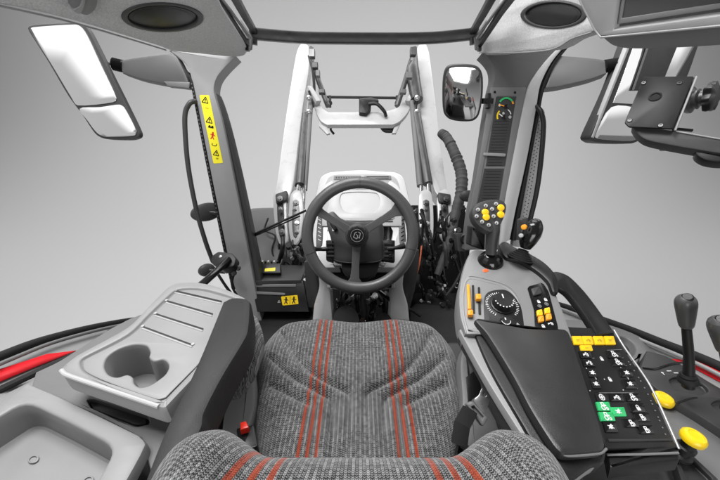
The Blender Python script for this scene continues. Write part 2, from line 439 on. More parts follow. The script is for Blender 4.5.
# crossbar + roof hatch rails
g = G(); sweep(g, tub([(250, 33.5, 1.46), (300, 37.5, 1.5), (365, 38.5, 1.52), (430, 38, 1.5), (478, 33.5, 1.46)]), .025, 12, sy=1, sq=1, up=(0, 0, 1)); obj('crossbar', g, BK, cab)
g = G(); sweep(g, tub([(250, 30.8, 1.46), (300, 34.5, 1.5), (365, 35.3, 1.52), (430, 35, 1.5), (478, 30.8, 1.46)]), .005, 8); obj('crossbar_seal', g, MG, cab)
for (sgn, cx) in ((-1, 0), (1, 728)):
    U = (lambda u: u) if sgn < 0 else (lambda u: 727-u)
    g = G(); sweep(g, [P(U(211), -8, 1.0), P(U(226), 12, 1.15), P(U(247), 44, 1.38)], .011, 8, sq=1); obj('hatch_rail', g, BK, cab)
    g = G(); sweep(g, [P(U(216), -8, 1.02), P(U(231), 11, 1.17), P(U(250), 38, 1.40)], .005, 8, sq=1); obj('hatch_rail_strip', g, LG, cab)
    g = G(); sweep(g, [P(U(232), -8, 1.05), P(U(243), 12, 1.2), P(U(254), 31, 1.44)], .014, 8, sq=1); obj('hatch_frame', g, BK, cab)
    g = G(); slab(g, [(U(240), 19), (U(252), 37), (U(251), 49), (U(247), 51), (U(243), 40)], pl3((250, 40, 1.43), (478, 40, 1.43), (360, 80, 1.5)), .02, .002); obj('hatch_bracket', g, MG, cab)
    g = G(); sweep(g, [P(U(247.5), 39, 1.38), P(U(247.5), 51, 1.39)], .008, 8, sq=1); obj('hatch_hinge', g, BG, cab)
    g = G(); sweep(g, [P(U(254.5), 37, 1.46), P(U(254.5), 44.5, 1.47)], .012, 8, sq=1); obj('crossbar_clip', g, DG, cab)

# ------------------------------------------------------------------ headliners with speakers
def headliner(label, outline, pl, sp, srot, extra):
    t = thing('headliner', label, 'headliner', pl.at(*sp[:2]), 'felt headliners beside the roof hatch')
    u, v, ru, rv = sp
    g = G(); slab(g, catmull(outline, True, 5), pl, .05, .01, holes=[ell(u, v, ru*.97, rv*.97, srot)], hdepth=.02, hr=.004)
    obj('felt_panel', g, FELT, t)
    # speaker
    g = G(); slab(g, ell(u, v, ru, rv, srot, 48), pl.up(.004), .012, .003, holes=[ell(u, v, ru*.86, rv*.86, srot, 48)], hdepth=.008, hr=.002); obj('speaker_ring', g, DG, t)
    g = G(); o = pl.up(-.006)
    for k in range(7):
        s = .84-.11*k; slab(g, ell(u, v, ru*s, rv*s, srot, 40), o.up(.0016*(k % 2)-.001*k+.004), .003, .0008)
    obj('speaker_grille', g, BK, t)
    return t
HL = pl3((240, 55, 1.42), (163, 17, .95), (20, 5, .70))
hl = headliner('grey felt headliner with round speaker and small lamp above the left pillar', [(-30, -14), (-14, 2), (20, 9), (60, 18), (100, 29), (140, 41), (160, 47), (172, 51.5), (200, 54.5), (232, 57.5), (244, 56), (248, 49), (241, 37), (225, 13), (208, -14), (100, -14)], HL, (163, 18, 41, 14.5), .02, 0)
HR = pl3((482, 52, 1.42), (552, 15, .97), (600, 18, .80))
hr_ = headliner('grey felt headliner with round speaker above the right gauge pillar', [(510, -14), (495, 11), (483, 32), (475.5, 46), (478, 52.5), (486, 55), (520, 52), (548, 49.5), (560, 45.5), (572, 38), (590, 32), (625, 24), (640, -14), (570, -14)], HR, (553, 14.5, 33, 14), -.02, 0)
g = G(); slab(g, catmull([(73, -6), (72.5, 6), (73, 10), (80, 14), (88, 16), (96, 10), (99, 0), (99, -8)], True, 4), HL.up(.016), .02, .006); obj('reading_lamp', g, MG, hl)
g = G(); slab(g, catmull([(73, 11), (80, 14.5), (84, 9), (86, 0), (83, -1), (80, 7)], True, 4), HL.up(.019), .01, .003); obj('lamp_clip', g, LG, hl)
g = G(); sweep(g, [HL.up(.002).at(*p) for p in ((-14, 3), (20, 10), (60, 19), (100, 30), (140, 42), (166, 50))], .0025, 8); obj('edge_piping', g, LG, hl)
g = G(); sweep(g, catmull([HR.up(.002).at(*p) for p in ((479, 53), (520, 52.5), (548, 50), (560, 46), (572, 38.5), (592, 32))]), .0025, 8); obj('edge_piping', g, LG, hr_)

# overhead console
t = thing('overhead_console', 'glossy grey overhead console box at the top right corner', 'overhead console', P(650, 20, .6))
OC = pl3((590, 20, .70), (720, 10, .48), (620, 48, .66))
g = G(); slab(g, catmull([(575, -8, 1), (583, 10), (593, 29), (603, 39), (613, 46.5), (630, 49.5), (670, 49), (732, 45.5, 1), (732, -8, 1)], True, 5), OC.up(-.012), .05, .006); obj('housing', g, MG, t)
g = G(); slab(g, catmull([(577, -8, 1), (585, 10), (594.5, 28), (601, 36, 1), (640, 32.5), (732, 24, 1), (732, -8, 1)], True, 5), OC, .02, .0025, holes=[roundpoly([(617.5, -6), (613, 30), (728, 14), (728, -6)], 1)], hdepth=.012, hr=.002); obj('front_frame', g, LG2, t)
g = G(); slab(g, roundpoly([(622, -6), (617, 24.5), (728, 7.5), (728, -6)], 1), OC.up(-.006), .006, .002, holes=[roundpoly([(625, -5), (621, 18.5), (727, 2), (727, -5)], 1)], hdepth=.004, hr=.001); obj('inner_frame', g, LG, t)
g = G(); slab(g, [(625, -5), (621, 18.5), (727, 2), (727, -5)], OC.up(-.0085), .001, 0); obj('dark_screen', g, mat('screen_glass', .07, .12), t)
g = G(); sweep(g, [OC.up(.001).at(*p) for p in ((577, -6), (585, 10.5), (594.5, 29), (601, 37.2), (640, 33.5), (728, 25))], .0022, 8); obj('edge_strip', g, TS, t)

# ------------------------------------------------------------------ mirrors
def corr(g, p, q, r, k=6):
    p, q = V(p), V(q); pr = []; L = (q-p).length
    for i in range(k*4+1): pr.append((r*(1+.18*math.cos(i*PI/2)), L*i/(k*4)))
    lathe(g, p, q-p, pr, 20); return g
t = thing('wing_mirror', 'tall two pane wing mirror hanging outside the left door on a dark arm', 'mirror', P(83, 80, 1.35), 'wing mirrors')
M1 = pl3((30, 30, 1.45), (85, 30, 1.38), (110, 135, 1.45))
g = G(); slab(g, catmull([(27.5, 29), (29, 25.5), (40, 24), (75, 22.3), (84, 25), (90, 33), (112, 77), (125, 103), (138.5, 131), (138.5, 137), (130, 139.7), (105, 138.8), (95, 134), (82, 115), (68, 96), (48, 62), (34, 40)], True, 4), M1.up(-.002), .022, .006); obj('mirror_housing', g, DG, t)
g = G(); slab(g, catmull([(29.5, 30), (33, 27), (75, 24.3), (81.5, 27), (88, 37), (102, 67), (116.5, 98), (112, 102.5), (78, 105.5), (71, 97), (50, 62)], True, 4), M1.up(.001), .003, .0012); obj('mirror_glass', g, MIR, t, label='large upper pane')
g = G(); slab(g, catmull([(79.5, 108.5), (100, 107), (119, 104.5), (124.5, 108), (136.5, 131), (133.5, 135.8), (106, 137), (97, 133), (87, 120)], True, 4), M1.up(.001), .003, .0012); obj('mirror_glass', g, MIR, t, label='small lower pane')
AP = pl3((120, 65, 1.42), (185, 60, 1.42), (150, 90, 1.44))
g = G(); slab(g, catmull([(119, 60, 1), (140, 56.5), (170, 53, 1), (177, 57), (189, 83), (186, 87, 1), (164, 84, 1), (140, 79), (122, 73, 1)], True, 4), AP, .05, .008); obj('mirror_arm', g, ARMG, t)
g = G(); slab(g, [(163, 81), (190, 82), (189, 88), (168, 86)], AP.up(.004), .03, .004); obj('arm_foot', g, MG, t)
g = G(); corr(g, P(113.5, 64, 1.43), P(124, 66.5, 1.44), .024); obj('pivot_bellows', g, RB, t)
g = G(); sweep(g, [P(102, 62.5, 1.44), P(116, 64, 1.44)], .008, 12); obj('mirror_stem', g, MG, t)
t = thing('wing_mirror', 'tall wing mirror outside the right door, half hidden by the monitor bracket plate', 'mirror', P(650, 90, 1.35), 'wing mirrors')
M2 = pl3((630, 50, 1.32), (695, 50, 1.42), (600, 140, 1.40))
g = G(); slab(g, catmull([(629, 42, 1), (612, 88), (591, 134), (590.5, 139), (597, 142.5), (632, 143.5), (641, 139), (660, 112), (684, 84), (700, 42, 1)], True, 4), M2.up(-.002), .05, .006); obj('mirror_housing', g, DG, t)
g = G(); slab(g, catmull([(635, 42, 1), (621, 82), (613, 103, 1), (632, 104, 1), (664, 96), (676, 78), (697, 42, 1)], True, 4), M2.up(.001), .003, .0012); obj('mirror_glass', g, MIR, t, label='large upper pane')
g = G(); slab(g, catmull([(611.5, 107), (640, 108.5), (650, 112), (640, 136), (631, 141), (598, 139), (595, 136)], True, 4), M2.up(.001), .003, .0012); obj('mirror_glass', g, MIR, t, label='small lower pane')
g = G(); slab(g, [(629.5, 42), (592, 137), (594, 138), (632, 42)], M2.up(.002), .02, .002); obj('mirror_edge_trim', g, LG2, t)
g = G(); slab(g, [(652, 38), (681, 38), (660, 90), (634, 90)], M2.up(.016), .012, .003); obj('mirror_reflection_band', g, DG, t)  # dark slab in front of the glass, stands for the arm's reflection
AP = pl3((560, 65, 1.40), (604, 65, 1.36), (560, 85, 1.4))
g = G(); slab(g, catmull([(557, 55, 1), (575, 56), (600, 58.5), (606, 60, 1), (607, 73, 1), (590, 79), (560, 86), (545, 88, 1)], True, 4), AP, .05, .008); obj('mirror_arm', g, MG, t)
g = G(); corr(g, P(604, 66.5, 1.37), P(616, 64.5, 1.36), .024); obj('pivot_bellows', g, RB, t)
g = G(); sweep(g, [P(614, 64.5, 1.36), P(628, 65, 1.38)], .008, 12); obj('mirror_stem', g, SV, t)
t = thing('cab_mirror', 'small rounded mirror showing seat reflection, mounted left of the gauge pillar', 'mirror', P(463, 95, 1.38))
def mplane(u, v, tt, target):
    "plane of a flat mirror at (u,v,tt) that shows the camera the point `target`"
    o = P(u, v, tt); n = (CAM-o).normalized()+(V(target)-o).normalized(); return Plane(o, n)
M3 = mplane(463, 93, 1.38, (.45, .25, .50))
h3 = roundpoly([(446, 65), (481, 67.5), (481, 120), (443, 118)], 11, 6)
h3 = catmull([(442.5, 92), (443.5, 76), (447, 67.5), (455, 65), (472, 65.5), (480, 69), (483, 78), (482.5, 98), (479, 115), (473, 121), (460, 121.5), (449, 119), (443.5, 112)], True, 4)
g = G(); slab(g, h3, M3, .03, .005); obj('mirror_housing', g, DG, t)
cx, cy = 463, 93
g = G(); slab(g, [(cx+(p[0]-cx)*.90, cy+(p[1]-cy)*.925) for p in h3], M3.up(.0015), .002, .0008); obj('mirror_glass', g, MIR, t)
g = G(); sweep(g, [P(482, 101, 1.40), P(492, 101, 1.41)], .012, 10, sq=1); sweep(g, [P(488.5, 94, 1.41), P(488, 108, 1.41)], .010, 10, sq=1); obj('mirror_mount', g, BK, t)

# grab handles, lamps beyond pillars
g = G(); sweep(g, tub([(196, 101, 1.44), (190, 103, 1.42), (185.5, 112, 1.42), (185, 128, 1.43), (188, 165, 1.46), (196, 208, 1.5), (205, 240, 1.54), (213, 262, 1.58)]), .011, 12); tag(obj('grab_handle', g, DG), 'thin curved dark grab handle outside the left pillar', 'grab handle', 'grab handles')
g = G(); sweep(g, tub([(536, 106, 1.42), (541, 112, 1.40), (543.5, 125, 1.40), (541, 160, 1.42), (536, 195, 1.45), (527, 232, 1.49)]), .011, 12); tag(obj('grab_handle', g, BK), 'thin curved black grab handle beside the right gauge pillar', 'grab handle', 'grab handles')
def lamp(label, u, v, tt, r, sx, mu, mv):
    t = thing('work_lamp', label, 'lamp', P(u, v, tt), 'round work lamps'); o = P(u, v, tt); ax = (CAM-o).normalized()+V((.3, 0, 0))
    g = G(); lathe(g, o-ax*.03, ax, [(r*.6, 0), (r*.95, .012), (r, .03), (r*.92, .042), (r*.6, .05), (.001, .052)], 30, sx=sx); obj('lamp_shell', g, DG, t)
    g = G(); sweep(g, [o, P(mu, mv, tt+.02)], .012, 10); obj('lamp_stem', g, BK, t)
lamp('dark oval lamp beyond the left pillar, beside the grab handle', 207, 212, 1.75, .088, .6, 222, 214)
lamp('small dark lamp peeking out right of the left pillar', 238, 193, 1.8, .045, .8, 228, 195)
lamp('dark lamp low on the left pillar behind the tube clamp', 207, 270, 1.7, .045, .8, 225, 272)
lamp('dark round lamp peeking out left of the right pillar', 468, 196, 1.8, .05, .7, 478, 200)
# clamp with tube
t = thing('tube_clamp', 'black clamp block holding a tube on the left pillar', 'clamp', P(222, 262, 1.5))
CP = pl3((211, 255, 1.45), (232, 254, 1.45), (222, 266, 1.42))
g = G(); slab(g, roundpoly([(211.5, 256), (218, 251.5), (232, 253), (236, 258), (234, 266), (222, 270), (211, 263)], 2), CP, .05, .004); obj('clamp_block', g, BK, t, bevel=.0)
g = G(); sweep(g, [P(229, 259, 1.43), P(216, 272, 1.36), P(199, 287, 1.22)], .0155, 14); obj('tube', g, BG, t)
g = G()
for (u, v) in ((235, 262), (238, 268), (234, 273), (229, 270)): lathe(g, P(u, v, 1.48), CAM-P(u, v, 1.48), [(.014, 0), (.014, .02), (.009, .024)], 8)
obj('bolt', g, ST, t)
g = G(); lathe(g, P(221, 257, 1.449), CP.n, [(.008, 0), (.008, .006), (.005, .008)], 14); obj('clamp_screw', g, SV, t)
g = G(); sweep(g, tub([(214, 268, 1.5), (225, 285, 1.5), (236, 300, 1.52)]), .007, 8); sweep(g, tub([(236, 268, 1.5), (232, 285, 1.5), (240, 300, 1.52)]), .006, 8); obj('cable', g, RB, t)

# ------------------------------------------------------------------ front loader
fl = thing('front_loader', 'white front loader with two raised arms and a cross beam beyond the windscreen', 'front loader', (0, 2.2, .2))
LA = pl3((290, 200, 2.15), (300, 60, 2.75), (330, 200, 2.15))
g = G(); slab(g, catmull([(303.5, 42, 1), (300, 44), (296, 53), (286.5, 110), (277, 180), (272.5, 212), (280, 214), (288, 200), (293, 187), (299, 138), (303.5, 102), (308.5, 72), (309.5, 50), (308, 45)], True, 5), LA, .12, .012); obj('loader_arm', g, WP, fl, label='left white arm')
g = G(); slab(g, catmull([(422.5, 41, 1), (418.5, 45), (415.5, 52), (416.5, 80), (420, 105), (426, 150), (433, 187), (441, 200), (447, 212), (452, 210), (447, 186), (441, 145), (435.5, 100), (429.5, 53), (426, 43.5)], True, 5), LA, .12, .012); obj('loader_arm', g, WP, fl, label='right white arm')
CB = pl3((330, 118, 2.45), (400, 118, 2.45), (360, 218, 2.15))
g = G(); slab(g, catmull([(314, 92), (317, 95), (321.5, 107), (328, 112, 1), (383, 112, 1), (398, 107), (407, 95), (411, 92), (414, 98), (408, 112), (400, 121), (393, 124.5, 1), (327, 124.5, 1), (320, 120), (314, 105)], True, 4), CB, .045, .004); obj('cross_beam', g, WP, fl)
g = G(); slab(g, [(318, 116), (326, 124), (330, 133), (327, 134), (319, 126)], CB.up(-.03), .02, .003); obj('beam_lug', g, WG, fl); g = G(); slab(g, [(408, 112), (401, 122), (396, 133), (392, 133), (396, 122)], CB.up(-.03), .02, .003); obj('beam_lug', g, WG, fl)
g = G(); sweep(g, [P(327, 97, 2.6), P(400, 98, 2.6)], .012, 8); obj('tie_rod', g, BK, fl)
for (a, b) in (((309, 88), (318, 103)), ((418, 88), (408, 103))):
    g = G(); sweep(g, [P(*a, 2.5), P(*b, 2.47)], .024, 10, sq=1); obj('beam_bracket', g, WG, fl)
    g = G(); sweep(g, [P(a[0], a[1]+3, 2.44), P((a[0]+b[0])/2, b[1]+4, 2.42)], .01, 8); obj('hydraulic_pipe', g, BK, fl)
for (u, v, w_, h_) in ((312, 54, 3, 4), (315, 66, 3, 3), (413, 52, 3, 4), (306, 150, 2, 3), (301, 170, 2, 3), (425, 150, 2, 3), (318, 74, 2, 3), (322, 92, 3, 2), (403, 92, 3, 2), (409, 76, 3, 3)):
    g = G(); o = P(u, v, 2.4); box(g, o, RT*w_*.008, DN*h_*.008, FW*.02); obj('pipe_clamp', g, random.choice([BK, ST, MG]), fl, bevel=.004)
for (u, s) in ((330, 1), (397, -1)):
    g = G(); lathe(g, P(u, 103, 2.55), CAM-P(u, 103, 2.55), [(.02, 0), (.02, .03)], 12); sweep(g, [P(u, 96, 2.58), P(u, 107, 2.56)], .012, 8); obj('rod_end', g, BK, fl)
g = G(); slab(g, roundpoly([(359, 98), (371, 97), (378, 99), (379, 101), (371, 102), (371, 108), (366, 113), (359, 112)], 1), CB.up(.04), .04, .003)
obj('coupling_block', g, BK, fl); g = G(); sweep(g, tub([(369, 104, 2.42), (377, 104, 2.40), (384, 111, 2.40), (386, 116, 2.44)]), .014, 10); obj('hydraulic_hose', g, BK, fl); g = G(); sweep(g, tub([(381, 125, 2.5), (385, 130, 2.5), (394, 130, 2.5), (397, 126, 2.52)]), .02, 10); obj('hydraulic_hose', g, BK, fl); g = G(); sweep(g, tub([(331, 126, 2.5), (331, 130, 2.5), (334, 134, 2.52)]), .01, 8)
obj('hydraulic_coupling', g, BK, fl)
# cylinders and rods: left
def rod(m, pts, r, name='hydraulic_rod'):
    g = G(); sweep(g, tub(pts, 4), r, 12); return obj(name, g, m, fl)
rod(ST, [(311, 48, 2.65), (312, 62, 2.6)], .02, 'arm_pin')
rod(ST, [(311, 60, 2.6), (320, 85, 2.55), (328, 106, 2.5)], .022, 'hydraulic_cylinder')
rod(BK, [(309, 56, 2.62), (313, 72, 2.55), (314, 95, 2.5), (309, 120, 2.4), (306, 140, 2.3)], .012, 'hydraulic_hose')
rod(BK, [(313, 66, 2.6), (319, 78, 2.56), (318, 84, 2.55)], .012, 'hydraulic_hose')
rod(ST, [(306, 115, 2.4), (300, 185, 2.1)], .034, 'hydraulic_cylinder')
rod(MG, [(311, 100, 2.45), (304.5, 190, 2.1)], .020)
rod(BK, [(303, 125, 2.35), (296.5, 186, 2.1)], .014)
rod(CH, [(299, 184, 2.1), (297, 205, 2.02)], .016)
rod(CH, [(304.5, 186, 2.1), (303, 208, 2.02)], .013)
# right
g = G(); sweep(g, tub([(414, 56, 2.6), (412.5, 72, 2.55), (417, 100, 2.45)], 4), [.03, .058, .05], 16); obj('hydraulic_cylinder', g, ST, fl, label='fat cylinder at the top of the right arm')
rod(ST, [(414.5, 48, 2.62), (415, 60, 2.6)], .022, 'arm_pin')
rod(ST, [(411, 62, 2.55), (404, 85, 2.52), (397, 106, 2.5)], .022, 'hydraulic_cylinder')
rod(ST, [(416, 112, 2.4), (428, 184, 2.1)], .034, 'hydraulic_cylinder')
rod(MG, [(412, 102, 2.45), (420, 186, 2.1)], .022)
rod(CH, [(428.5, 182, 2.1), (430, 205, 2.02)], .018)
rod(CH, [(421, 184, 2.1), (423, 205, 2.02)], .014)
rod(BK, [(416, 82, 2.5), (417, 100, 2.42), (414, 120, 2.4), (418, 150, 2.25)], .010, 'hydraulic_hose')
for (u, s) in ((309, 1), (417, -1)):
    for v in (98, 112):
        g = G(); lathe(g, P(u, v, 2.38), (CAM-P(u, v, 2.38)), [(.022, 0), (.022, .02), (.012, .026)], 10); obj('pipe_fitting', g, SV, fl)
# foot plates
PP = pl3((280, 220, 1.98), (300, 220, 1.98), (290, 190, 2.05))
def fplate(pts, up, m, lab=None):
    g = G(); slab(g, catmull(pts, True, 4), PP.up(up), .025, .005); return obj('foot_plate', g, m, fl)
PL4 = ([(273, 196), (276, 190), (283, 190), (286, 198), (287, 225), (288, 240), (284, 244.5), (279, 243), (275, 228)],
       [(290, 196), (295, 190), (301, 192), (303.5, 212), (301, 235), (296, 244.5), (291, 241), (288.5, 225)],
       [(419, 196), (423, 190), (431, 192), (433.5, 212), (433, 238), (429, 245), (424, 241), (420, 225)],
       [(438, 194), (445, 189), (451, 194), (452, 215), (450, 234), (445, 242), (440, 234), (438, 212)])
for k, q in enumerate(PL4):
    fplate(q, (.0, .03, .03, .0)[k], WP)
    cx_ = sum(p[0] for p in q)/len(q); cy_ = sum(p[1] for p in q)/len(q)
    g = G(); slab(g, catmull([(cx_+(p[0]-cx_)*.52, cy_+3+(p[1]-cy_)*.66) for p in q], True, 4), PP.up((.0, .03, .03, .0)[k]+.002), .006, .002); obj('pocket_shade', g, (DG, ST, ST, DG)[k], fl)  # dark inset on top of the plate paints the shade of its hollow
    for dv in (-8, 6, 15):
        g = G(); o = PP.up(.034).at(cx_+(1 if dv > 0 else -1), cy_+dv); lathe(g, o-PP.n*.004, PP.n, [(.016, 0), (.016, .008), (.009, .009), (.009, .015)], 6); obj('hex_bolt', g, SV if dv == 6 else ST, fl)
for (u, v) in ((280, 199), (296, 203), (426, 203), (446, 199), (282, 232), (428, 232)):
    g = G(); lathe(g, PP.up(.03).at(u, v), PP.n, [(.022, 0), (.022, .008), (.012, .009), (.012, .016)], 6); obj('pivot_pin', g, ST, fl)
for (a, b) in (((277, 196), (286, 192)), ((440, 194), (450, 196))):
    g = G(); slab(g, roundpoly([(a[0]-2, a[1]-2), (b[0]+1, b[1]-2), (b[0]+1, b[1]+8), (a[0]-1, a[1]+8)], 2), PP.up(.02), .05, .006); obj('arm_socket', g, DG, fl)
# console bracket below each arm (dark mess of castings)
random.seed(3)
def mess(label, u0, u1, v0, v1, t0, cnt, name, bracket):
    t = thing(name, label, 'machinery', P((u0+u1)/2, v1, t0))
    g = G(); slab(g, bracket, pl3((u0, v0, t0+.25), (u1, v0, t0+.25), (u0, v1, t0+.12)), .05, .006); obj('mounting_plate', g, SOOT, t)
    for i in range(cnt):
        u = random.uniform(u0, u1); v = random.uniform(v0, v1); L = random.uniform(10, 34); du = random.uniform(-8, 8); tt = t0+random.uniform(-.08, .12)
        pts = [(u, v, tt), (u+du*.4+random.uniform(-3, 3), v+L*.35, tt-.03), (u+du, min(v+L, v1+6), tt)]
        g = G(); sweep(g, tub(pts, 5), random.uniform(.006, .014), 9); obj('hose', g, random.choice([BK, RB, DG, BG]), t)
    for i in range(cnt):
        u = random.uniform(u0, u1); v = random.uniform(v0+4, v1); tt = t0-random.uniform(.02, .1); o = P(u, v, tt)
        ax = V((random.uniform(-.8, .8), -1, random.uniform(-.2, 1))).normalized(); r = random.uniform(.006, .018)
        g = G(); lathe(g, o, ax, [(r, 0), (r, r), (r*.7, r*1.1), (r*.7, r*2.2), (r*.9, r*2.3), (r*.9, r*3)], 8); obj('fitting', g, random.choice([DG, ST, BK, BG, SV, CH, BK]), t)
    return t
mess('black hoses and steel fittings under the right loader arm', 404, 462, 206, 318, 1.85, 62, 'valve_block', [(395, 240), (412, 205), (465, 205), (470, 250), (462, 330), (395, 330)])
mess('black hoses and fittings under the left loader arm', 279, 305, 236, 264, 1.9, 10, 'loader_bracket', [(276, 232), (306, 232), (308, 275), (276, 275)])
mess('black pedal linkages and fittings under the steering column', 336, 396, 286, 322, 1.5, 24, 'pedal_linkage', [(318, 255), (404, 255), (408, 335), (314, 335)])
g = G(); sweep(g, tub([(421.5, 246, 1.7), (420.5, 256, 1.68), (418.5, 268, 1.66), (416, 276, 1.65)]), .0045, 8); tag(obj('orange_cable', g, ORD), 'thin orange cable right of the steering wheel', 'cable')
# large corrugated hose
g = G(); pts = catmull([P(*p) for p in ((441, 133, 2.1), (447, 138, 2.05), (454, 152, 2.0), (461, 172, 1.95), (461, 192, 1.9), (455, 215, 1.88), (450, 240, 1.85), (437, 275, 1.8))], n=14)
sweep(g, pts, [.036*(1+.045*math.cos(i*PI/1.5)+random.uniform(-.06, .06))*(.82+.2*math.sin(i/len(pts)*PI))*(1-.35*max(0, i/len(pts)-.5)/.5) for i in range(len(pts))], 16)
tag(obj('sleeved_hose', g, mat('hose_sleeve', .05, .7, grain=.9, gscale=160)), 'thick corrugated grey hose sleeve hanging right of the loader arm', 'hose')
g = G(); sweep(g, tub([(461, 240, 1.7), (464, 262, 1.7), (456, 282, 1.68), (446, 296, 1.66)]), .008, 8); tag(obj('bent_hose', g, RB), 'thin black hose curving down left of the joystick console', 'hose')
t = thing('camera_bracket', 'small dark round connector with bracket left of the joystick', 'connector', P(461, 246, 1.6))
g = G(); slab(g, roundpoly([(456, 233), (470, 233), (472, 250), (458, 252)], 2), pl3((456, 233, 1.58), (472, 233, 1.58), (458, 252, 1.58)), .05, .005); obj('bracket', g, DG, t)
g = G(); lathe(g, P(466, 239, 1.56), CAM-P(466, 239, 1.56), [(.03, 0), (.03, .02), (.022, .026), (.02, .018), (.008, .018)], 24); obj('connector_ring', g, BK, t)
# wiper
t = thing('windscreen_wiper', 'thin black wiper blade slanting left of the steering wheel', 'wiper', P(280, 225, 1.6))
g = G(); sweep(g, [P(253.5, 234.5, 1.62), P(306, 210.5, 1.55)], .006, 8); obj('wiper_arm', g, BK, t)
g = G(); sweep(g, [P(253.5, 236.5, 1.625), P(300, 216, 1.56)], .004, 8, sy=1.5); obj('wiper_blade', g, RB, t)
# tank, box
t = thing('side_tank', 'dark grey smooth tank standing outside behind the battery box', 'tank', P(260, 262, 2.0))
g = G(); slab(g, catmull([(238, 222), (247, 209), (254, 206.5), (280, 206.5), (287, 212), (290, 240), (288, 275, 1), (236, 275, 1)], True, 5), pl3((250, 210, 2.1), (290, 210, 2.1), (255, 260, 1.95)), .3, .03); obj('tank_body', g, mat('tank_grey', .11, .4, grain=.2), t)
g = G(); sweep(g, tub([(268, 218, 2.02), (265, 230, 2.0), (275, 236, 1.98), (272, 250, 1.97), (276, 262, 1.96)]), .006, 8); obj('tank_seam', g, DG, t)
t = thing('battery_box', 'black box with grey lid and yellow warning label on the cab floor', 'box', P(280, 308, 1.55))
BP = pl3((252, 266, 1.78), (305, 266, 1.78), (255, 280, 1.62))
g = G(); slab(g, catmull([(248, 264, 1), (304, 265, 1), (305, 270), (301, 280, 1), (251, 281, 1)], True, 3), BP, .03, .006); obj('lid', g, DG, t)
BF = pl3((252, 281, 1.63), (302, 281, 1.63), (256, 308, 1.60))
g = G(); slab(g, [(250, 280), (303, 280), (309, 312), (257, 312)], BF, .2, .006); obj('box_body', g, BK, t)
g = G(); slab(g, roundpoly([(252, 284), (296, 284), (296, 287), (252, 287)], 1), BF.up(.006), .01, .003); slab(g, roundpoly([(254, 291), (285, 293), (285, 295.5), (254, 294)], 1), BF.up(.008), .01, .003); obj('ledge', g, MG, t)
BFl = BF.up(.0015)
g = G(); slab(g, roundpoly([(281, 296.5), (297.5, 295), (298.5, 304), (282.5, 305.5)], 1), BFl, .001, 0); w = obj('warning_label', g, YEL, t)
icon(w, BFl.up(.0006), 286, 300.5, 'man', .036, BK); icon(w, BFl.up(.0006), 293.8, 300, 'man', .036, BK)
g = G(); o, a, b = BFl.up(.0008).axes(290, 300.3); box(g, o, a*.0008, b*.02, BF.n*.0004); icon_ = obj('divider', g, BK, w)
icon(t, BF.up(.001), 279, 301.5, 'warn', .014, LG2)
t = thing('fuse_block', 'small black terminal block with yellow label on top of the grey box lid', 'fuse block', P(270, 270, 1.66))
FB = pl3((260, 268, 1.68), (280, 268, 1.68), (262, 274, 1.66))
g = G(); slab(g, roundpoly([(259.5, 263), (280, 263), (280.5, 273), (259, 273)], 1), FB.up(.02), .03, .003); obj('block', g, BK, t)
for k in range(6):
    o = FB.up(.02).at(262.5+k*3, 262.8); g = G(); lathe(g, o, V((0, 0, 1)), [(.006, 0), (.006, .012), (.003, .014)], 10); obj('terminal', g, BG if k % 2 else SV, t)
g = G(); slab(g, roundpoly([(265, 268.5), (275.5, 267.5), (275, 271), (264.5, 271.5)], .5), FB.up(.0212), .001, 0); obj('yellow_label', g, YLB, t)
# floor mats / kick panels
g = G(); slab(g, [(248, 330), (262, 312), (306, 306), (313, 309), (312, 400), (250, 400)], plz(.03), .02, .006); tag(obj('floor_mat', g, MATF), 'black rubber floor mat left of the dashboard pedestal', 'floor mat', 'floor mats')
g = G(); slab(g, [(410, 309), (416, 303), (450, 306), (466, 318), (480, 400), (412, 400)], plz(.03), .02, .006); tag(obj('floor_mat', g, MATF), 'black rubber floor mat right of the dashboard pedestal', 'floor mat', 'floor mats')
g = G(); slab(g, catmull([(304, 262, 1), (312, 262), (318, 285), (318, 308, 1), (307, 308, 1)], True, 3), pl3((304, 262, 1.6), (320, 262, 1.6), (304, 300, 1.62)), .08, .006); tag(obj('tunnel_panel', g, DG), 'dark side panel left of the pale dashboard pedestal', 'panel', 'dashboard side panels'); g = G()
slab(g, catmull([(404, 262, 1), (419, 250), (416, 285), (410, 308, 1), (403, 308, 1)], True, 3), pl3((404, 262, 1.6), (420, 262, 1.6), (404, 300, 1.62)), .08, .006)
tag(obj('tunnel_panel', g, DG), 'dark side panel right of the pale dashboard pedestal', 'panel', 'dashboard side panels')
for (u, v, s) in ((346, 309, 1), (383, 316, .8)):
    g = G(); slab(g, catmull([(u-11*s, v+14), (u-11*s, v+3), (u-4*s, v-3), (u+4*s, v-3), (u+11*s, v+3), (u+12*s, v+14)], True, 5), pl3((u-10, v, 1.36), (u+10, v, 1.36), (u, v+12, 1.25)), .015, .004)
    tag(obj('floor_pedal', g, MATF), 'round topped dark pedal under the steering column' if s == 1 else 'smaller dark pedal right under the steering column', 'pedal', 'pedals')
g = G(); sweep(g, tub([(378, 290, 1.45), (390, 300, 1.4), (397, 309, 1.38), (411, 310, 1.38), (421, 316, 1.36)]), .0085, 10); tag(obj('pedal_lever', g, BG), 'bent black lever arm right of the pedestal foot', 'lever')

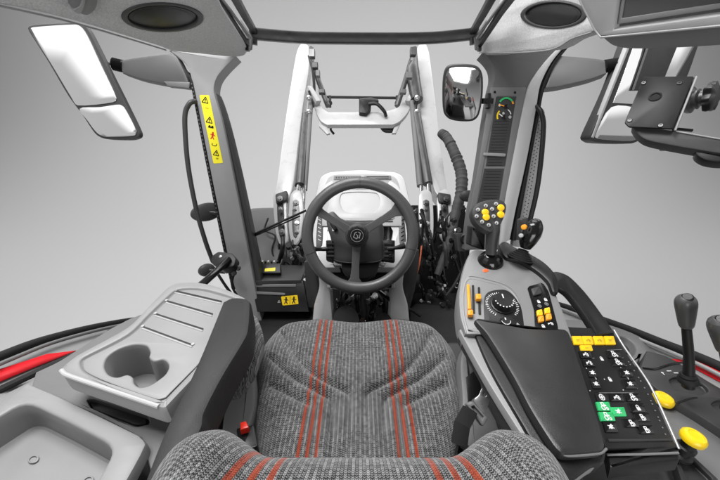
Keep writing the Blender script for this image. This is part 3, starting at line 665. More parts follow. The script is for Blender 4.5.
# ------------------------------------------------------------------ dashboard
db = thing('dashboard', 'white pedestal dashboard with vents behind the steering wheel', 'dashboard', P(360, 320, 1.4))
D1 = pl3((320, 175, 1.50), (400, 175, 1.50), (360, 262, 1.28))
g = G(); slab(g, catmull([(327, 172), (336, 170.5), (360, 169), (384, 170.5), (396, 171.5), (404, 177), (409, 195), (413, 215), (411, 240), (406, 268, 1), (378, 268, 1), (384, 258), (386, 225), (334, 225), (334, 258), (340, 268, 1), (316, 268, 1), (311, 240), (312, 210), (316, 190), (320, 177)], True, 4), D1, .10, .016); obj('dash_shell', g, WP, db)
g = G(); slab(g, catmull([(328, 178), (340, 174), (384, 174), (397, 179), (401, 200), (402, 226, 1), (322, 226, 1), (322, 200)], True, 4), D1.up(.008), .03, .004); obj('dash_fascia', g, mat('fascia_grey', .33, .45), db)
g = G()
for (a, b) in ((334, 361), (364, 391)):
    slab(g, roundpoly([(a, 175.5), (b, 175.5), (b+.5, 179.5), (a-.5, 179.5)], 1), D1.up(.011), .006, .001)
obj('air_vent', g, MG, db)
g = G()
for k in range(10):
    o, a, b = D1.up(.0122).axes(336.5+k*2.5, 177.4); box(g, o, a*.0038, b*.004, D1.n*.0006)
o, a, b = D1.up(.0122).axes(377.5, 176.6); box(g, o, a*.055, b*.002, D1.n*.0006)
o, a, b = D1.up(.0122).axes(377.5, 178.6); box(g, o, a*.055, b*.0014, D1.n*.0006)
obj('vent_slot', g, BK, db)
g = G(); slab(g, roundpoly([(331, 183), (389, 183), (391, 189), (329, 189)], 1), D1.up(.010), .006, .001); obj('fascia_band', g, LG, db)
g = G(); slab(g, catmull([(331, 192), (345, 189.5), (375, 189.5), (389, 192), (392, 205), (393, 219), (327, 219), (328, 205)], True, 4), D1.up(.013), .006, .003, holes=[catmull([(343, 193), (376, 193), (380, 203), (374, 212), (346, 212), (340, 203)], True, 4)], hdepth=.004, hr=.002); obj('instrument_cover', g, mat('cover_grey', .38, .4), db)
g = G(); slab(g, roundpoly([(327, 220.5), (393, 220.5), (393, 222), (327, 222)], .5), D1.up(.010), .004, .0005); obj('fascia_gap', g, DG, db)
for s in (-1, 1):
    U = (lambda u: u) if s < 0 else (lambda u: 722-u)
    g = G(); slab(g, catmull([(U(333), 181), (U(324), 186), (U(318), 200), (U(321), 204), (U(327), 196), (U(333), 192)], True, 4), D1.up(.014), .01, .004); obj('shell_ridge', g, WP, db)
    g = G(); slab(g, catmull([(U(318), 216), (U(321), 213), (U(323), 220), (U(322), 245), (U(316), 247)], True, 3), D1.up(.004), .01, .002); obj('side_vent', g, DG, db)
    g = G()
    for k in range(6):
        o, a, b = D1.up(.0045).axes(U(319.5), 220+k*4, s*.6); box(g, o, a*.008, b*.002, D1.n*.001)
    obj('side_vent_slat', g, BG, db)
    g = G(); slab(g, catmull([(U(314.5), 262, 1), (U(338), 262, 1), (U(334), 272), (U(331), 290), (U(333), 322, 1), (U(312), 322, 1), (U(314), 305), (U(319), 285)], True, 4), pl3((316, 262, 1.34), (340, 262, 1.34), (320, 322, 1.36)), .09, .014); obj('pedestal_leg', g, WP, db)
    g = G(); slab(g, roundpoly([(U(328), 281), (U(341), 286), (U(342), 291), (U(327), 288)], 1), pl3((316, 262, 1.31), (340, 262, 1.31), (320, 322, 1.33)), .05, .005); obj('leg_foot', g, LG2, db)
    g = G(); slab(g, roundpoly([(U(318), 268), (U(337), 264), (U(340), 275), (U(326), 279)], 2), pl3((316, 262, 1.325), (340, 262, 1.325), (320, 322, 1.345)), .03, .004); obj('dash_pocket', g, DG, db)
g = G(); slab(g, [(332, 250), (388, 250), (392, 285), (330, 285)], D1.up(-.05), .05, .005); obj('column_recess', g, SOOT, db)

# steering wheel
sw = thing('steering_wheel', 'grey three spoke steering wheel with round emblem hub in the centre', 'steering wheel', P(360, 235.5, 1.06))
WC = P(360, 235.5, 1.06); WN = (CAM-WC).normalized()
WX = RT.copy(); WX = (WX-WN*WX.dot(WN)).normalized(); WY = WN.cross(WX); RW = 52.8/300*1.06
g = G(); pts = [WC+WX*(RW*math.cos(2*PI*i/96))+WY*(RW*math.sin(2*PI*i/96)) for i in range(96)]
rr = []
for i in range(96):
    a = i/96*360; rr.append(.0205+.0012*math.exp(-min(abs(a-x) for x in (32, 148, 268))**2/60))
base = G(); sweep(base, pts, rr, 20, closed=True, up=tuple(WN), sx=.85)
LEA = mat('wheel_leather', .065, .33, grain=.5, gscale=600)
obj('rim', base, LEA, sw)
for a in (90, 200, 215+130):
    t_ = math.radians(a); g = G(); c = WC+WX*(RW*math.cos(t_))+WY*(RW*math.sin(t_)); e = (-WX*math.sin(t_)+WY*math.cos(t_))
    d = WX*math.cos(t_)+WY*math.sin(t_); pr = [c+d*(.0208*math.cos(x))+WN*(.0178*math.sin(x)) for x in [2*PI*i/24 for i in range(24)]]
    sweep(g, pr, .0006, 6, closed=True); obj('rim_seam', g, BK, sw)
HC = WC+WX*(-3/300*1.06)-WN*.012
def spoke(ang, w0, w1):
    t_ = math.radians(ang); d = WX*math.cos(t_)+WY*math.sin(t_); e = WN.cross(d); g = G()
    L0, L1 = .022, RW-.012
    sec = [(L0, w0, -.002), (L0+.25*(L1-L0), w0*.86, .0), (L0+.6*(L1-L0), w0*.8, .006), (L0+.85*(L1-L0), w0*.95, .009), (L1, w1, .010)]
    out = [HC+d*l+e*w+WN*h for l, w, h in sec]+[HC+d*l-e*w+WN*h for l, w, h in sec[::-1]]
    plate(g, out, WN, .009, .003); obj('spoke', g, LEA, sw)
spoke(148, .016, .026); spoke(32, .016, .026); spoke(267, .017, .032)
g = G(); lathe(g, HC-WN*.03, WN, [(.030, 0), (.034, .01), (.040, .022), (.042, .030), (.036, .038), (.034, .040)], 40); obj('hub', g, DG, sw)
g = G(); lathe(g, HC-WN*.002, WN, [(.034, 0), (.034, .022), (.031, .026), (.030, .026)], 60, star=.035, sn=12); obj('hub_ring', g, BK, sw)
g = G(); lathe(g, HC+WN*.024, WN, [(.027, 0), (.027, .004), (.025, .006), (.001, .0072)], 40); hc = obj('hub_cap', g, BG, sw)
HP = Plane(HC+WN*.0315, WN)
g = G(); o = HC+WN*.0316
for i in range(40):
    a = 2*PI*i/40; d = WX*math.cos(a)+WY*math.sin(a); box(g, o+d*.0215, WN.cross(d)*.0018, d*.0006, WN*.0003)
def hb(x0, y0, x1, y1, w):
    p = o+WX*x0+WY*y0; q = o+WX*x1+WY*y1; d = (q-p).normalized(); box(g, (p+q)/2, (q-p)/2, WN.cross(d)*w, WN*.0004)
hb(-.006, .010, -.012, -.006, .0012); hb(-.012, -.006, .0, -.012, .0012); hb(.0, -.012, .003, .0, .0011); hb(-.006, .010, .001, .012, .001)
hb(.003, .0, -.003, .004, .0009); hb(.005, .012, .012, .008, .0012); hb(.012, .008, .008, -.010, .0012); hb(.008, -.010, .004, -.006, .001)
obj('emblem', g, LG, hc)
# column
sc_ = thing('steering_column', 'black cowl and two control stalks under the steering wheel hub', 'steering column', P(357, 262, 1.3))
CP2 = pl3((330, 225, 1.16), (385, 225, 1.16), (357, 262, 1.13))
g = G(); slab(g, catmull([(326, 214, 1), (333, 211), (341, 218), (355, 222), (375, 221), (383, 224), (384, 240), (384, 256), (380, 261), (360, 262.5), (338, 262), (332, 258), (331, 240), (327, 226)], True, 4), CP2, .06, .008); obj('cowl', g, DG, sc_)
g = G(); sweep(g, catmull([CP2.up(-.004).at(*p) for p in ((331, 250), (333, 259), (345, 262.5), (370, 262.5), (381, 260), (385, 250))]), .004, 8); obj('cowl_seam', g, BK, sc_)
g = G(); slab(g, catmull([(341, 262, 1), (380, 262, 1), (378, 270), (374, 276), (360, 279), (347, 276), (342, 270)], True, 3), CP2.up(-.02), .08, .006); obj('lower_cowl', g, BK, sc_)
g = G(); lathe(g, HC-WN*.13, WN, [(.03, 0), (.03, .11)], 24); obj('column_shaft', g, BG, sc_)
for s, (a, b) in ((-1, (327, 248)), (1, (388, 246))):
    g = G(); slab(g, roundpoly([(a-1 if s < 0 else a-6, 240), (a+6 if s < 0 else a+7, 240), (a+6 if s < 0 else a+7, 262), (a-1 if s < 0 else a-6, 260)], 1), CP2.up(.005), .04, .004); obj('stalk_box', g, BK, sc_)
    g = G()
    for k in range(4):
        o, aa, bb = CP2.up(.007).axes(a+(3 if s < 0 else 0), 244+k*4); box(g, o, aa*.014, bb*.0025, CP2.n*.003)
    obj('box_rib', g, DG, sc_)
    g = G(); e = [(a, 249, 1.13), (a+s*12, 247 if s > 0 else 249, 1.12), (a+s*25, 243 if s > 0 else 246, 1.10)]
    sweep(g, tub(e, 5), [.009, .007, .0115, .0115], 14); obj('control_stalk', g, BG if s < 0 else BK, sc_, label='left stalk' if s < 0 else 'right stalk')
    g = G(); p, q = P(a+s*17, 246.6+(-1.3 if s > 0 else 1), 1.105), P(a+s*19, 246+(-1.3 if s > 0 else 1), 1.105); sweep(g, [p, q], .0125, 14); obj('stalk_ring', g, LG, sc_)
g = G(); sweep(g, tub([(322, 213, 1.2), (330, 221, 1.17), (336, 230, 1.15)]), .008, 8); obj('tilt_lever', g, BG, sc_)
icon(sc_, CP2.up(.001), 333.5, 229.5, 'lock', .016); icon(sc_, CP2.up(.001), 336, 224, 'line', .014)
g = G(); lathe(g, P(391, 256, 1.12), CAM-P(391, 256, 1.12), [(.009, 0), (.009, .01), (.006, .013)], 14); obj('knob', g, BG, sc_)

# ------------------------------------------------------------------ seat
seat = thing('driver_seat', 'grey woven driver seat with orange red stripes in the foreground', 'seat', (0, .35, .0))
ZS = .475; PS = plz(ZS)
outl = catmull([(256, 380), (256, 362), (264, 343), (282, 326), (305, 320.5), (320, 318.5), (340, 320), (357, 321), (374, 320), (394, 318.5), (410, 320.5), (432, 326), (450, 343), (460, 362), (461, 380), (463, 405), (461, 425), (452, 480), (440, 540), (280, 540), (262, 480), (255, 425), (254, 405)], True, 12)
out3 = [PS.at(p[0], p[1]) for p in outl]
cen = V((0, .50, ZS))
def toW(pts, off=(230, 307), k=2.769): return [PS.at(off[0]+x/k, off[1]+y/k) for x, y in pts]
gro = [[(555, 92), (525, 140), (478, 192), (420, 225), (385, 243), (374, 262), (374, 440)],
       [(585, 162), (540, 200), (480, 235), (437, 258), (425, 278), (425, 440)],
       [(590, 232), (540, 255), (495, 278), (476, 296), (474, 440)]]
gl = []
for q in gro:
    for mir in (0, 1):
        pp = [((706-x) if mir else x, y) for x, y in q]
        w = toW(pp); w = catmull([V((p.x, p.y, 0)) for p in w], n=8); gl.append(w)
def segd(p, a, b):
    ab = b-a; t = max(0, min(1, (p-a).dot(ab)/max(1e-12, ab.dot(ab)))); return (p-a-ab*t).length, t
def gdist(x, y):
    p = V((x, y, 0)); best = 9
    for w in gl:
        for i in range(0, len(w)-1):
            if abs(w[i].x-x) > .06: continue
            d, t = segd(p, w[i], w[i+1])
            if i == 0 and t < .001: d += .0
            if d < best: best = d
    return best
g = G(); NR = 120; m = len(out3)
for k in range(NR+1):
    s = 1-(1-k/NR)**1.0 if k else 0
    for i in range(m):
        q = cen.lerp(out3[i], max(s, .002)); edge = (out3[i]-q).length
        h = .055*(1-max(0, 1-edge/.075)**2.6)**.5 if edge < .075 else .055
        d = gdist(q.x, q.y); amp = min(1, edge/.05)
        gd = math.exp(-(d/.0055)**2)*.010 + math.exp(-(d/.015)**2)*.012
        if q.y < .47 and abs(q.x) > .07: gd *= .45 + .55*max(0, min(1, (q.y-.44)/.03))
        side = .012*(abs(q.x)/.22)**2 if abs(q.x) < .25 else .012
        g.v.append(V((q.x, q.y, ZS-.03+h - gd*amp + side*amp)))
for k in range(NR):
    for i in range(m):
        j = (i+1) % m; g.f.append((k*m+i, k*m+j, (k+1)*m+j, (k+1)*m+i))
b0 = len(g.v)
for (dz, ins) in ((-.02, -.004), (-.05, -.004), (-.085, .004), (-.1, .03)):
    for i in range(m):
        d = (out3[i]-cen); d.z = 0; d.normalize(); g.v.append(V((out3[i].x, out3[i].y, ZS-.03+dz)) - d*ins)
for r_ in range(4):
    a = NR*m if r_ == 0 else b0+(r_-1)*m; b = b0+r_*m
    for i in range(m):
        j = (i+1) % m; g.f.append((a+i, a+j, b+j, b+i))
g.f.append(tuple(b0+3*m+i for i in range(m)))
g.f.append(tuple(range(m))[::-1])
obj('seat_cushion', g, FAB, seat, ang=180, weave=lambda c: (c.x, c.y-.9*min(0, c.z-(ZS-.01)), 1))
g = G(); box(g, V((0, .48, .33)), V((.22, 0, 0)), V((0, .24, 0)), V((0, 0, .045))); obj('seat_pan', g, BK, seat, bevel=.02, bseg=3)
g = G(); lathe(g, V((0, .5, .01)), V((0, 0, 1)), [(.2, 0), (.2, .03), (.14, .05), (.12, .1), (.14, .14), (.11, .18), (.13, .22), (.11, .27), (.13, .3)], 32); obj('suspension_bellows', g, RB, seat)
# backrest
def smooth(a, b, x):
    x = max(0, min(1, (x-a)/(b-a))); return x*x*(3-2*x)
g = G(); NX = 120; NA = 64; XW = .286
for i in range(NX+1):
    a = -1+2*i/NX; x = XW*math.sin(a*PI/2)
    ax = abs(x); wing = smooth(.115, .185, ax)
    end = max(0, 1-max(0, (ax-.18)/(XW-.18))**2.4)**.5
    ztop = .742+.030*wing; yf = .238+.018*wing
    zc = ztop-.17; hz = .17*(.62+.38*end) if ax > .18 else .17; hy = .062*max(end, .02)
    yc = yf-.062
    ztc = zc
    for k in range(NA):
        t_ = 2*PI*k/NA; c, s = math.cos(t_), math.sin(t_)
        e = .62
        yy = math.copysign(abs(c)**e, c)*hy; zz = math.copysign(abs(s)**.5, s)*hz*(1 if s < 0 else (end if ax > .18 else 1)**.8 if True else 1)
        g.v.append(V((x, yc+yy, ztc+zz)))
for i in range(NX):
    for k in range(NA):
        l = (k+1) % NA; g.f.append((i*NA+k, i*NA+l, (i+1)*NA+l, (i+1)*NA+k))
g.f.append(tuple(range(NA))[::-1]); g.f.append(tuple(NX*NA+k for k in range(NA)))
def wv(c):
    d = max(0, .25-c.y); return (c.x/(1+3.2*d), (c.z-c.y)*1.25, 1.25)
obj('backrest', g, FAB, seat, ang=180, weave=wv)
# side covers / bolster of the seat, left
g = G(); sweep(g, tub([(247, 322, .80), (247, 345, .74), (238, 372, .68), (228, 392, .64)], 8), [.028, .042, .042, .03], 20)
obj('side_bolster', g, FAB, seat, ang=180, weave=lambda c: (c.x+.6, c.y-c.z, 1))
SLp = pl3((245, 370, .76), (255, 430, .66), (225, 430, .66))
g = G(); slab(g, catmull([(250, 362), (255, 385), (255, 405), (248, 430), (236, 445), (222, 440), (224, 410), (238, 380)], True, 4), SLp, .04, .01); obj('seat_side_cover', g, LG, seat)
SRp = pl3((470, 360, .76), (462, 430, .66), (500, 430, .66))
g = G(); slab(g, catmull([(465, 345), (460, 362), (462, 400), (463, 440), (480, 450), (500, 430), (478, 385), (470, 350)], True, 4), SRp, .05, .01); obj('seat_side_cover', g, MG, seat)
g = G(); slab(g, [(466, 377), (478, 368), (482, 392), (468, 402)], SRp.up(.002), .004, .001); obj('cover_opening', g, BK, seat)
# buckles
BKp = pl3((468, 400, .62), (490, 420, .60), (485, 385, .63))
t = thing('belt_buckle', 'worn steel seat belt buckle right of the seat', 'belt buckle', P(477, 412, .6))
g = G(); slab(g, roundpoly([(466, 404), (472.5, 401), (488.5, 418.5), (483, 427)], 2), BKp.up(.012), .02, .003, holes=[roundpoly([(471, 407), (474, 405.5), (484, 417), (482, 420.5)], .6)], hdepth=.008, hr=.001); obj('buckle_body', g, MG, t)
g = G(); slab(g, catmull([(474, 400), (479, 395), (482, 388), (488, 386), (491, 393), (490, 400), (484.5, 413), (478, 407)], True, 3), BKp.up(.010), .003, .001, holes=[ell(485, 394, 2.2, 3.2)], hdepth=.002, hr=.0004); obj('belt_tongue', g, SV, t)
g = G(); sweep(g, [P(470, 410, .60), P(462, 425, .56), P(459, 445, .55)], .012, 8, sx=.3, sy=1.3); obj('belt_strap', g, RB, t)
g = G(); slab(g, [(240, 422), (246, 420.5), (249, 427), (240, 430)], pl3((238, 421, .58), (250, 421, .58), (240, 432, .56)), .015, .003); o = obj('belt_buckle', g, mat('buckle_red', (.75, .03, .015), .3)); tag(o, 'small red buckle button left of the seat', 'belt buckle')
g = G(); slab(g, roundpoly([(236, 428), (254, 424), (258, 446), (240, 452)], 2), pl3((238, 421, .6), (250, 421, .6), (240, 432, .58)), .03, .004); tag(obj('buckle_holder', g, BK), 'black buckle holder left of the seat, below the red button', 'belt buckle')

# ------------------------------------------------------------------ left side
t = thing('side_console', 'pale grey side console with ribbed top and double cup holder', 'side console', P(150, 400, .6))
CPn = plz(.665)
out = catmull([(59.5, 369), (62, 365), (76, 354), (126, 326.5), (150, 303), (167, 286.5), (176, 282), (200, 281.5), (226, 288), (246, 297, 1), (222, 345), (166, 407, 1), (160, 408), (110, 391), (66, 376)], True, 5)
out_in = catmull([(80, 362), (84, 357), (128, 334), (150, 313), (169, 295), (178, 289), (200, 288.5), (223, 294), (240, 300, 1), (215, 345), (166, 398, 1), (157, 400), (110, 384), (84, 371)], True, 5)
cup = catmull([(104, 366), (107, 357), (118, 349), (133, 344.5), (146, 345.5), (150, 352), (149, 357.5), (154, 361), (163, 359.5), (168.5, 365), (166, 373), (158, 380), (149, 385.5), (140, 387), (134, 383), (132.5, 377), (127, 374.5), (117, 377), (108, 374)], True, 5)
g = G(); slab(g, out, CPn, .045, .011, holes=[out_in], hdepth=.008, hr=.004, draft=.001, floor=False); obj('console_rim', g, LG, t)
# inner panel with cup recess: its own plate lying in the rim
IP = CPn.up(-.0045)
g = G(); inner_poly = catmull([(83, 363), (87, 358.5), (130, 336), (152, 315), (171, 297), (179, 291), (200, 290.5), (222, 296), (239.3, 300.5, 1), (214.5, 345.5), (165.6, 397.2, 1), (157, 399.2), (111, 383.4), (85.5, 371.5)], True, 5)
slab(g, inner_poly, IP, .003, .0015, holes=[cup], hdepth=.10, hr=.0035, draft=.006, back=False); obj('cup_holder', g, LG, t)
g = G()
for (a, b) in (((176, 290.8), (222, 301.5)), ((167, 300.8), (213, 314)), ((156, 313.8), (203.5, 329)), ((143, 326.5), (193, 345))):
    for (du, dv, m_) in ((0, 0, 0),):
        p = [(a[0], a[1]-.7), (b[0], b[1]-.7), (b[0], b[1]+.9), (a[0], a[1]+.9)]
        slab(g, roundpoly(p, .6), IP.up(.0006), .001, 0)
obj('rib_groove', g, BK, t)
g = G()
for (a, b) in (((175, 292.8), (221, 303.6)), ((166, 302.8), (212, 316.1)), ((155, 315.8), (202.5, 331.1)), ((142, 328.6), (192, 347.2))):
    sweep(g, [IP.up(.0002).at(*a), IP.up(.0002).at(*b)], .0016, 8)
obj('rib_highlight', g, LG2, t)  # paler beads beside the grooves, a highlight put into the colour
for (u, v) in ((176, 290.6), (166.5, 300.6), (155.5, 313.6), (142.8, 326.4), (193, 344.5)):
    g = G(); lathe(g, IP.up(.0003).at(u, v), V((0, 0, 1)), [(.0038, 0), (.0034, .002), (.001, .0024)], 14); obj('rib_end', g, LG2, t)
g = G(); sweep(g, catmull([CPn.up(-.0035).at(*p) for p in ((61.5, 370.5), (66, 374.8), (110, 390), (159, 406.5))]), .0042, 10); obj('lip_highlight', g, LG2, t)  # paler bead paints in the bright highlight along the front edge
# left armrest (dark) — top and flank
AT = plz(.70)
g = G()
slab(g, catmull([(222, 301, 1), (232, 296.5), (245, 297), (250.5, 301), (249, 330), (243, 343), (222, 378), (205, 412), (203, 425), (190, 450), (168, 492, 1), (138, 492, 1), (163, 430), (195, 365)], True, 5), AT, .075, .012)
tag(obj('padded_armrest', g, mat('armrest_grey', .024, .5, grain=.4, gscale=700, spec=.3)), 'long dark grey armrest pad between side console and seat', 'armrest')
# storage tray
TP = plz(.60)
g = G(); slab(g, catmull([(27, 382, 1), (60, 396), (139, 434, 1), (146, 444), (118, 496, 1), (-60, 496, 1), (-60, 450, 1), (-10, 413)], True, 4), TP, .03, .008, holes=[roundpoly([(25, 401), (70, 423), (116, 447.5), (84, 505), (-60, 505), (-34, 436)], 15)], hdepth=.065, draft=.004, hr=.005)
tr = obj('storage_tray', g, LG); tag(tr, 'deep pale grey open storage tray in the bottom left corner', 'tray')
for (u, v) in ((33, 459), (88, 480)):
    g = G(); pl = plz(.5355); slab(g, ell(u, v, 6, 4, -.4), pl.up(.003), .003, .001, holes=[ell(u, v, 4, 2.5, -.4)], hdepth=.0025, hr=.0005); obj('drain_boss', g, LG, tr)
# base under console & tray
t = thing('left_side_panel', 'dark grey side panel with oval pocket between tray and cup holder console', 'side panel', P(100, 420, .65))
SB = plz(.575)
g = G(); slab(g, catmull([(35, 372, 1), (60, 360), (130, 318), (200, 300), (240, 310, 1), (190, 470, 1), (150, 470, 1), (141, 438, 1), (90, 412), (30, 388, 1)], True, 4), SB, .03, .006, holes=[roundpoly([(86, 399.5), (94, 399), (148, 416), (150, 424), (136, 427), (92, 410)], 3)], hdepth=.02, hr=.002); obj('panel', g, MG, t)
g = G(); slab(g, roundpoly([(88, 401), (95, 401), (146, 418), (147, 424), (136, 425), (93, 409)], 3), SB.up(-.012), .004, .001); obj('pocket_liner', g, DG, t)
g = G(); box(g, V((-.42, .45, .24)), V((.10, 0, 0)), V((0, .25, 0)), V((0, 0, .24))); obj('panel_body', g, DG, t, bevel=.02)
# fenders
def fender(label, side, rail, strip, redp, dark, tX, lab2):
    t = thing('fender', label, 'fender', (tX, .6, .3), 'rear fenders')
    pl = plx(tX)
    g = G(); pts = catmull([pl.at(*p) for p in rail], n=8); sweep(g, pts, .012, 12, sx=1, sy=1); obj('rubber_edge', g, RB, t)
    g = G(); pts2 = [p+V((-side*.03, 0, -.004)) for p in pts]; sweep(g, pts2, .005, 10); obj('edge_bead', g, TS if side > 0 else MG, t)
    return t
# fender surfaces as swept arcs: section offsets inward from the rail
def fsurf(t, rail, tX, side, w0, w1, dz0, dz1, m, name, th=.008):
    pl = plx(tX); pts = catmull([pl.at(*p) for p in rail], n=8); g = G()
    for p in pts: g.v += [p+V((-side*w0, 0, dz0)), p+V((-side*(w0+w1)/2, 0, (dz0+dz1)/2+.006)), p+V((-side*w1, 0, dz1))]
    for i in range(len(pts)-1):
        for k in range(2): g.f.append((3*i+k, 3*i+k+1, 3*i+4+k, 3*i+3+k))
    return obj(name, g, m, t, solid=th)
railL = [(-60, 388), (-20, 365.5), (0, 357), (35, 343.5), (70, 333.5), (100, 326.5), (134, 320.5), (165, 318)]
fe = fender('pale fender with red stripe and black rubber edge outside the left tray', -1, railL, None, None, None, -.85, 0)
fsurf(fe, railL, -.85, -1, .01, .13, -.012, -.10, LG, 'fender_panel')
FPl = plz(.49)
def redslab(t, uv, pl):
    g = G(); slab(g, uv, pl, .003, .0006); return obj('red_stripe', g, RED, t)
railR = [(540, 300), (563, 306), (597, 318), (630, 330), (662, 343), (690, 354), (720, 367), (770, 392)]
fr = fender('grey fender with red stripe and black rubber edge outside the right window', 1, railR, None, None, None, .85, 0)
fsurf(fr, railR, .85, 1, .01, .13, -.012, -.10, LG, 'fender_panel')

def fitz(uv, th=.004, m=RED, t=None, name='red_stripe', lift=0):
    "lay a strip on the fender: depth per point follows the rail at the same horizontal position"
    pass
def on_fender(u, v, side, tX, rail, extra=.004):
    "intersection of the view ray with the inclined fender skin"
    pl = plx(tX); pts = catmull([pl.at(*p) for p in rail], n=8); r = ray(u, v); best = None
    for i in range(len(pts)-1):
        a, b = pts[i], pts[i+1]
        a0 = a+V((-side*.01, 0, -.012+extra)); b0 = b+V((-side*.01, 0, -.012+extra)); a1 = a+V((-side*.13, 0, -.10+extra))
        n_ = (b0-a0).cross(a1-a0); d = r.dot(n_)
        if abs(d) < 1e-9: continue
        q = CAM+r*((a0-CAM).dot(n_)/d)
        if min(a.y, b.y)-1e-4 <= q.y <= max(a.y, b.y)+1e-4: best = q
    return best
def fstripe(t, top, bot, side, tX, rail, m=RED, name='red_stripe', k=24, extra=.006, th=.002):
    def interp(pl_, s):
        x = s*(len(pl_)-1); i = min(int(x), len(pl_)-2); f = x-i; return (pl_[i][0]*(1-f)+pl_[i+1][0]*f, pl_[i][1]*(1-f)+pl_[i+1][1]*f)
    g = G(); rows = []
    for i in range(k+1):
        a = on_fender(*interp(top, i/k), side, tX, rail, extra); b = on_fender(*interp(bot, i/k), side, tX, rail, extra)
        if a and b: rows.append((a, b))
    for a, b in rows: g.v += [a, b]
    for i in range(len(rows)-1): g.f.append((2*i, 2*i+1, 2*i+3, 2*i+2))
    if rows: return obj(name, g, m, t, solid=th)
fstripe(fe, [(-25, 373), (0, 369), (47, 354), (76, 350.5)], [(-25, 392), (0, 381.5), (36, 366.5), (76, 350.8)], -1, -.85, railL, extra=.012)
fstripe(fr, [(671, 358.8), (695, 360.5), (720, 371), (745, 384)], [(671, 359.3), (690, 366), (722, 383), (745, 396)], 1, .85, railR)
# inner dark ledge left between fender and tray
g = G(); pts = catmull([plz(.562).at(*p) for p in ((-60, 424), (-30, 407), (0, 390), (40, 371), (70, 357.5), (98, 345), (120, 336))], n=8); sweep(g, pts, .0085, 10); tag(obj('window_seal', g, RB), 'black window seal running beside the left storage tray', 'seal', 'window seals')
g = G(); slab(g, catmull([(-60, 424, 1), (0, 396), (40, 376), (70, 362), (100, 347), (125, 335), (110, 350), (60, 392), (20, 420), (-60, 470, 1)], True, 4), plz(.555), .02, .004); tag(obj('window_ledge', g, LG), 'grey ledge between the left tray and the fender', 'ledge', 'window ledges')
g = G()
for (u, v) in ((92, 340), (98, 338), (104, 334.5), (110, 332)): lathe(g, P(u, v, 1.0), CAM-P(u, v, 1.0), [(.010, 0), (.010, .012), (.005, .016)], 10)
tag(obj('door_latch', g, BK), 'small black door latch pieces on the left sill', 'latch')

# ------------------------------------------------------------------ right side
# base ledge
t = thing('right_side_panel', 'mid grey side panel under the keypad with a round cup recess', 'side panel', P(640, 420, .6))
RB1 = plz(.50)
g = G(); slab(g, catmull([(552, 318, 1), (600, 322), (640, 336), (652, 349), (740, 400, 1), (760, 520, 1), (560, 520, 1), (560, 400)], True, 4), RB1, .03, .006, holes=[ell(622, 347, 14, 10, .4)], hdepth=.04, hr=.006, draft=.012); obj('panel', g, mat('side_grey', .13, .42, grain=.3), t)
g = G(); box(g, V((.42, .42, .23)), V((.16, 0, 0)), V((0, .28, 0)), V((0, 0, .22))); obj('panel_body', g, DG, t, bevel=.02)
g = G(); slab(g, ell(622, 346.5, 9, 5.5, .4), RB1.up(-.02), .003, .0005); obj('recess_insert', g, DG, t)
# gear console
t = thing('lever_console', 'dark lever console with two shift slots at the right edge', 'lever console', P(690, 400, .62))
GC = plz(.55)
g = G(); slab(g, catmull([(647, 350, 1), (642, 362), (641, 372), (652, 385), (676, 402), (700, 416), (770, 462, 1), (770, 412, 1), (718, 386), (690, 369), (668, 356)], True, 4), GC, .05, .006, holes=[roundpoly([(668, 380), (676, 376), (704, 384), (710, 391), (700, 395), (676, 390)], 4), roundpoly([(710, 404), (718, 399), (748, 404), (748, 420), (725, 416)], 4)], hdepth=.010, hr=.003); obj('shift_gate', g, DG, t)
g = G(); slab(g, catmull([(643, 352, 1), (637, 366), (638, 374), (650, 389), (676, 407), (700, 421), (745, 456, 1), (745, 495, 1), (700, 495), (655, 430), (640, 400), (620, 370)], True, 4), GC.up(-.02), .05, .006); obj('console_base', g, MG, t)
g = G(); sweep(g, catmull([GC.up(.001).at(*p) for p in ((643, 368), (655, 369), (672, 364), (690, 362))]), .0025, 8); obj('gate_crease', g, BG, t); g = G(); sweep(g, catmull([GC.up(.001).at(*p) for p in ((677, 403), (688, 399), (697, 397.5))]), .0015, 8); obj('gate_crease', g, BG, t)
icon(t, GC.up(.0015), 669, 371, 'line', .012); icon(t, GC.up(.0015), 676, 373, 'line', .012); icon(t, GC.up(.0015), 663, 373.5, 'arrow', .010)
g = G(); slab(g, roundpoly([(672, 452), (690, 452), (720, 480), (720, 490), (684, 490)], 3), GC.up(-.005), .02, .004, holes=[roundpoly([(678, 458), (690, 457), (712, 478), (712, 486), (690, 486)], 2)], hdepth=.01, hr=.002); obj('switch_tray', g, DG, t)
def lever(label, u0, v0, u1, v1, tt, kw, kh):
    t = thing('gear_lever', label, 'gear lever', P(u0, v0, tt), 'gear levers')
    b = P(u0, v0, tt); k = P(u1, v1, tt-.03); d = (k-b).normalized()
    g = G(); sweep(g, catmull([b-d*.02, b.lerp(k, .4)+V((.003, 0, 0)), k], n=6), [.0105, .0085, .0075], 16); obj('shaft', g, BK, t)
    g = G(); lathe(g, b-d*.005, d, [(.017, 0), (.016, .006), (.0125, .010), (.0135, .014), (.0105, .018)], 24); obj('boot', g, RB, t)
    g = G(); s = tt/300
    prof = [(.008, 0), (.011, .004), (.0125, kh*s*.25), (kw*s*.46, kh*s*.62), (kw*s*.5, kh*s*.8), (kw*s*.44, kh*s*.95), (kw*s*.25, kh*s*1.04), (.001, kh*s*1.05)]
    lathe(g, k, d, prof, 32, sx=1.05, xdir=(1, 0, 0)); obj('knob', g, mat('knob_dark_grey', .06, .28), t, sub=1)
    g = G(); c = k+d*(kh*s*1.0); n_ = (d+(CAM-c).normalized()*.9).normalized(); lathe(g, c-n_*.006+V((0, -.004, 0)), n_, [(kw*s*.26, 0), (kw*s*.26, .009), (kw*s*.2, .011)], 24); obj('knob_cap', g, BK, t)
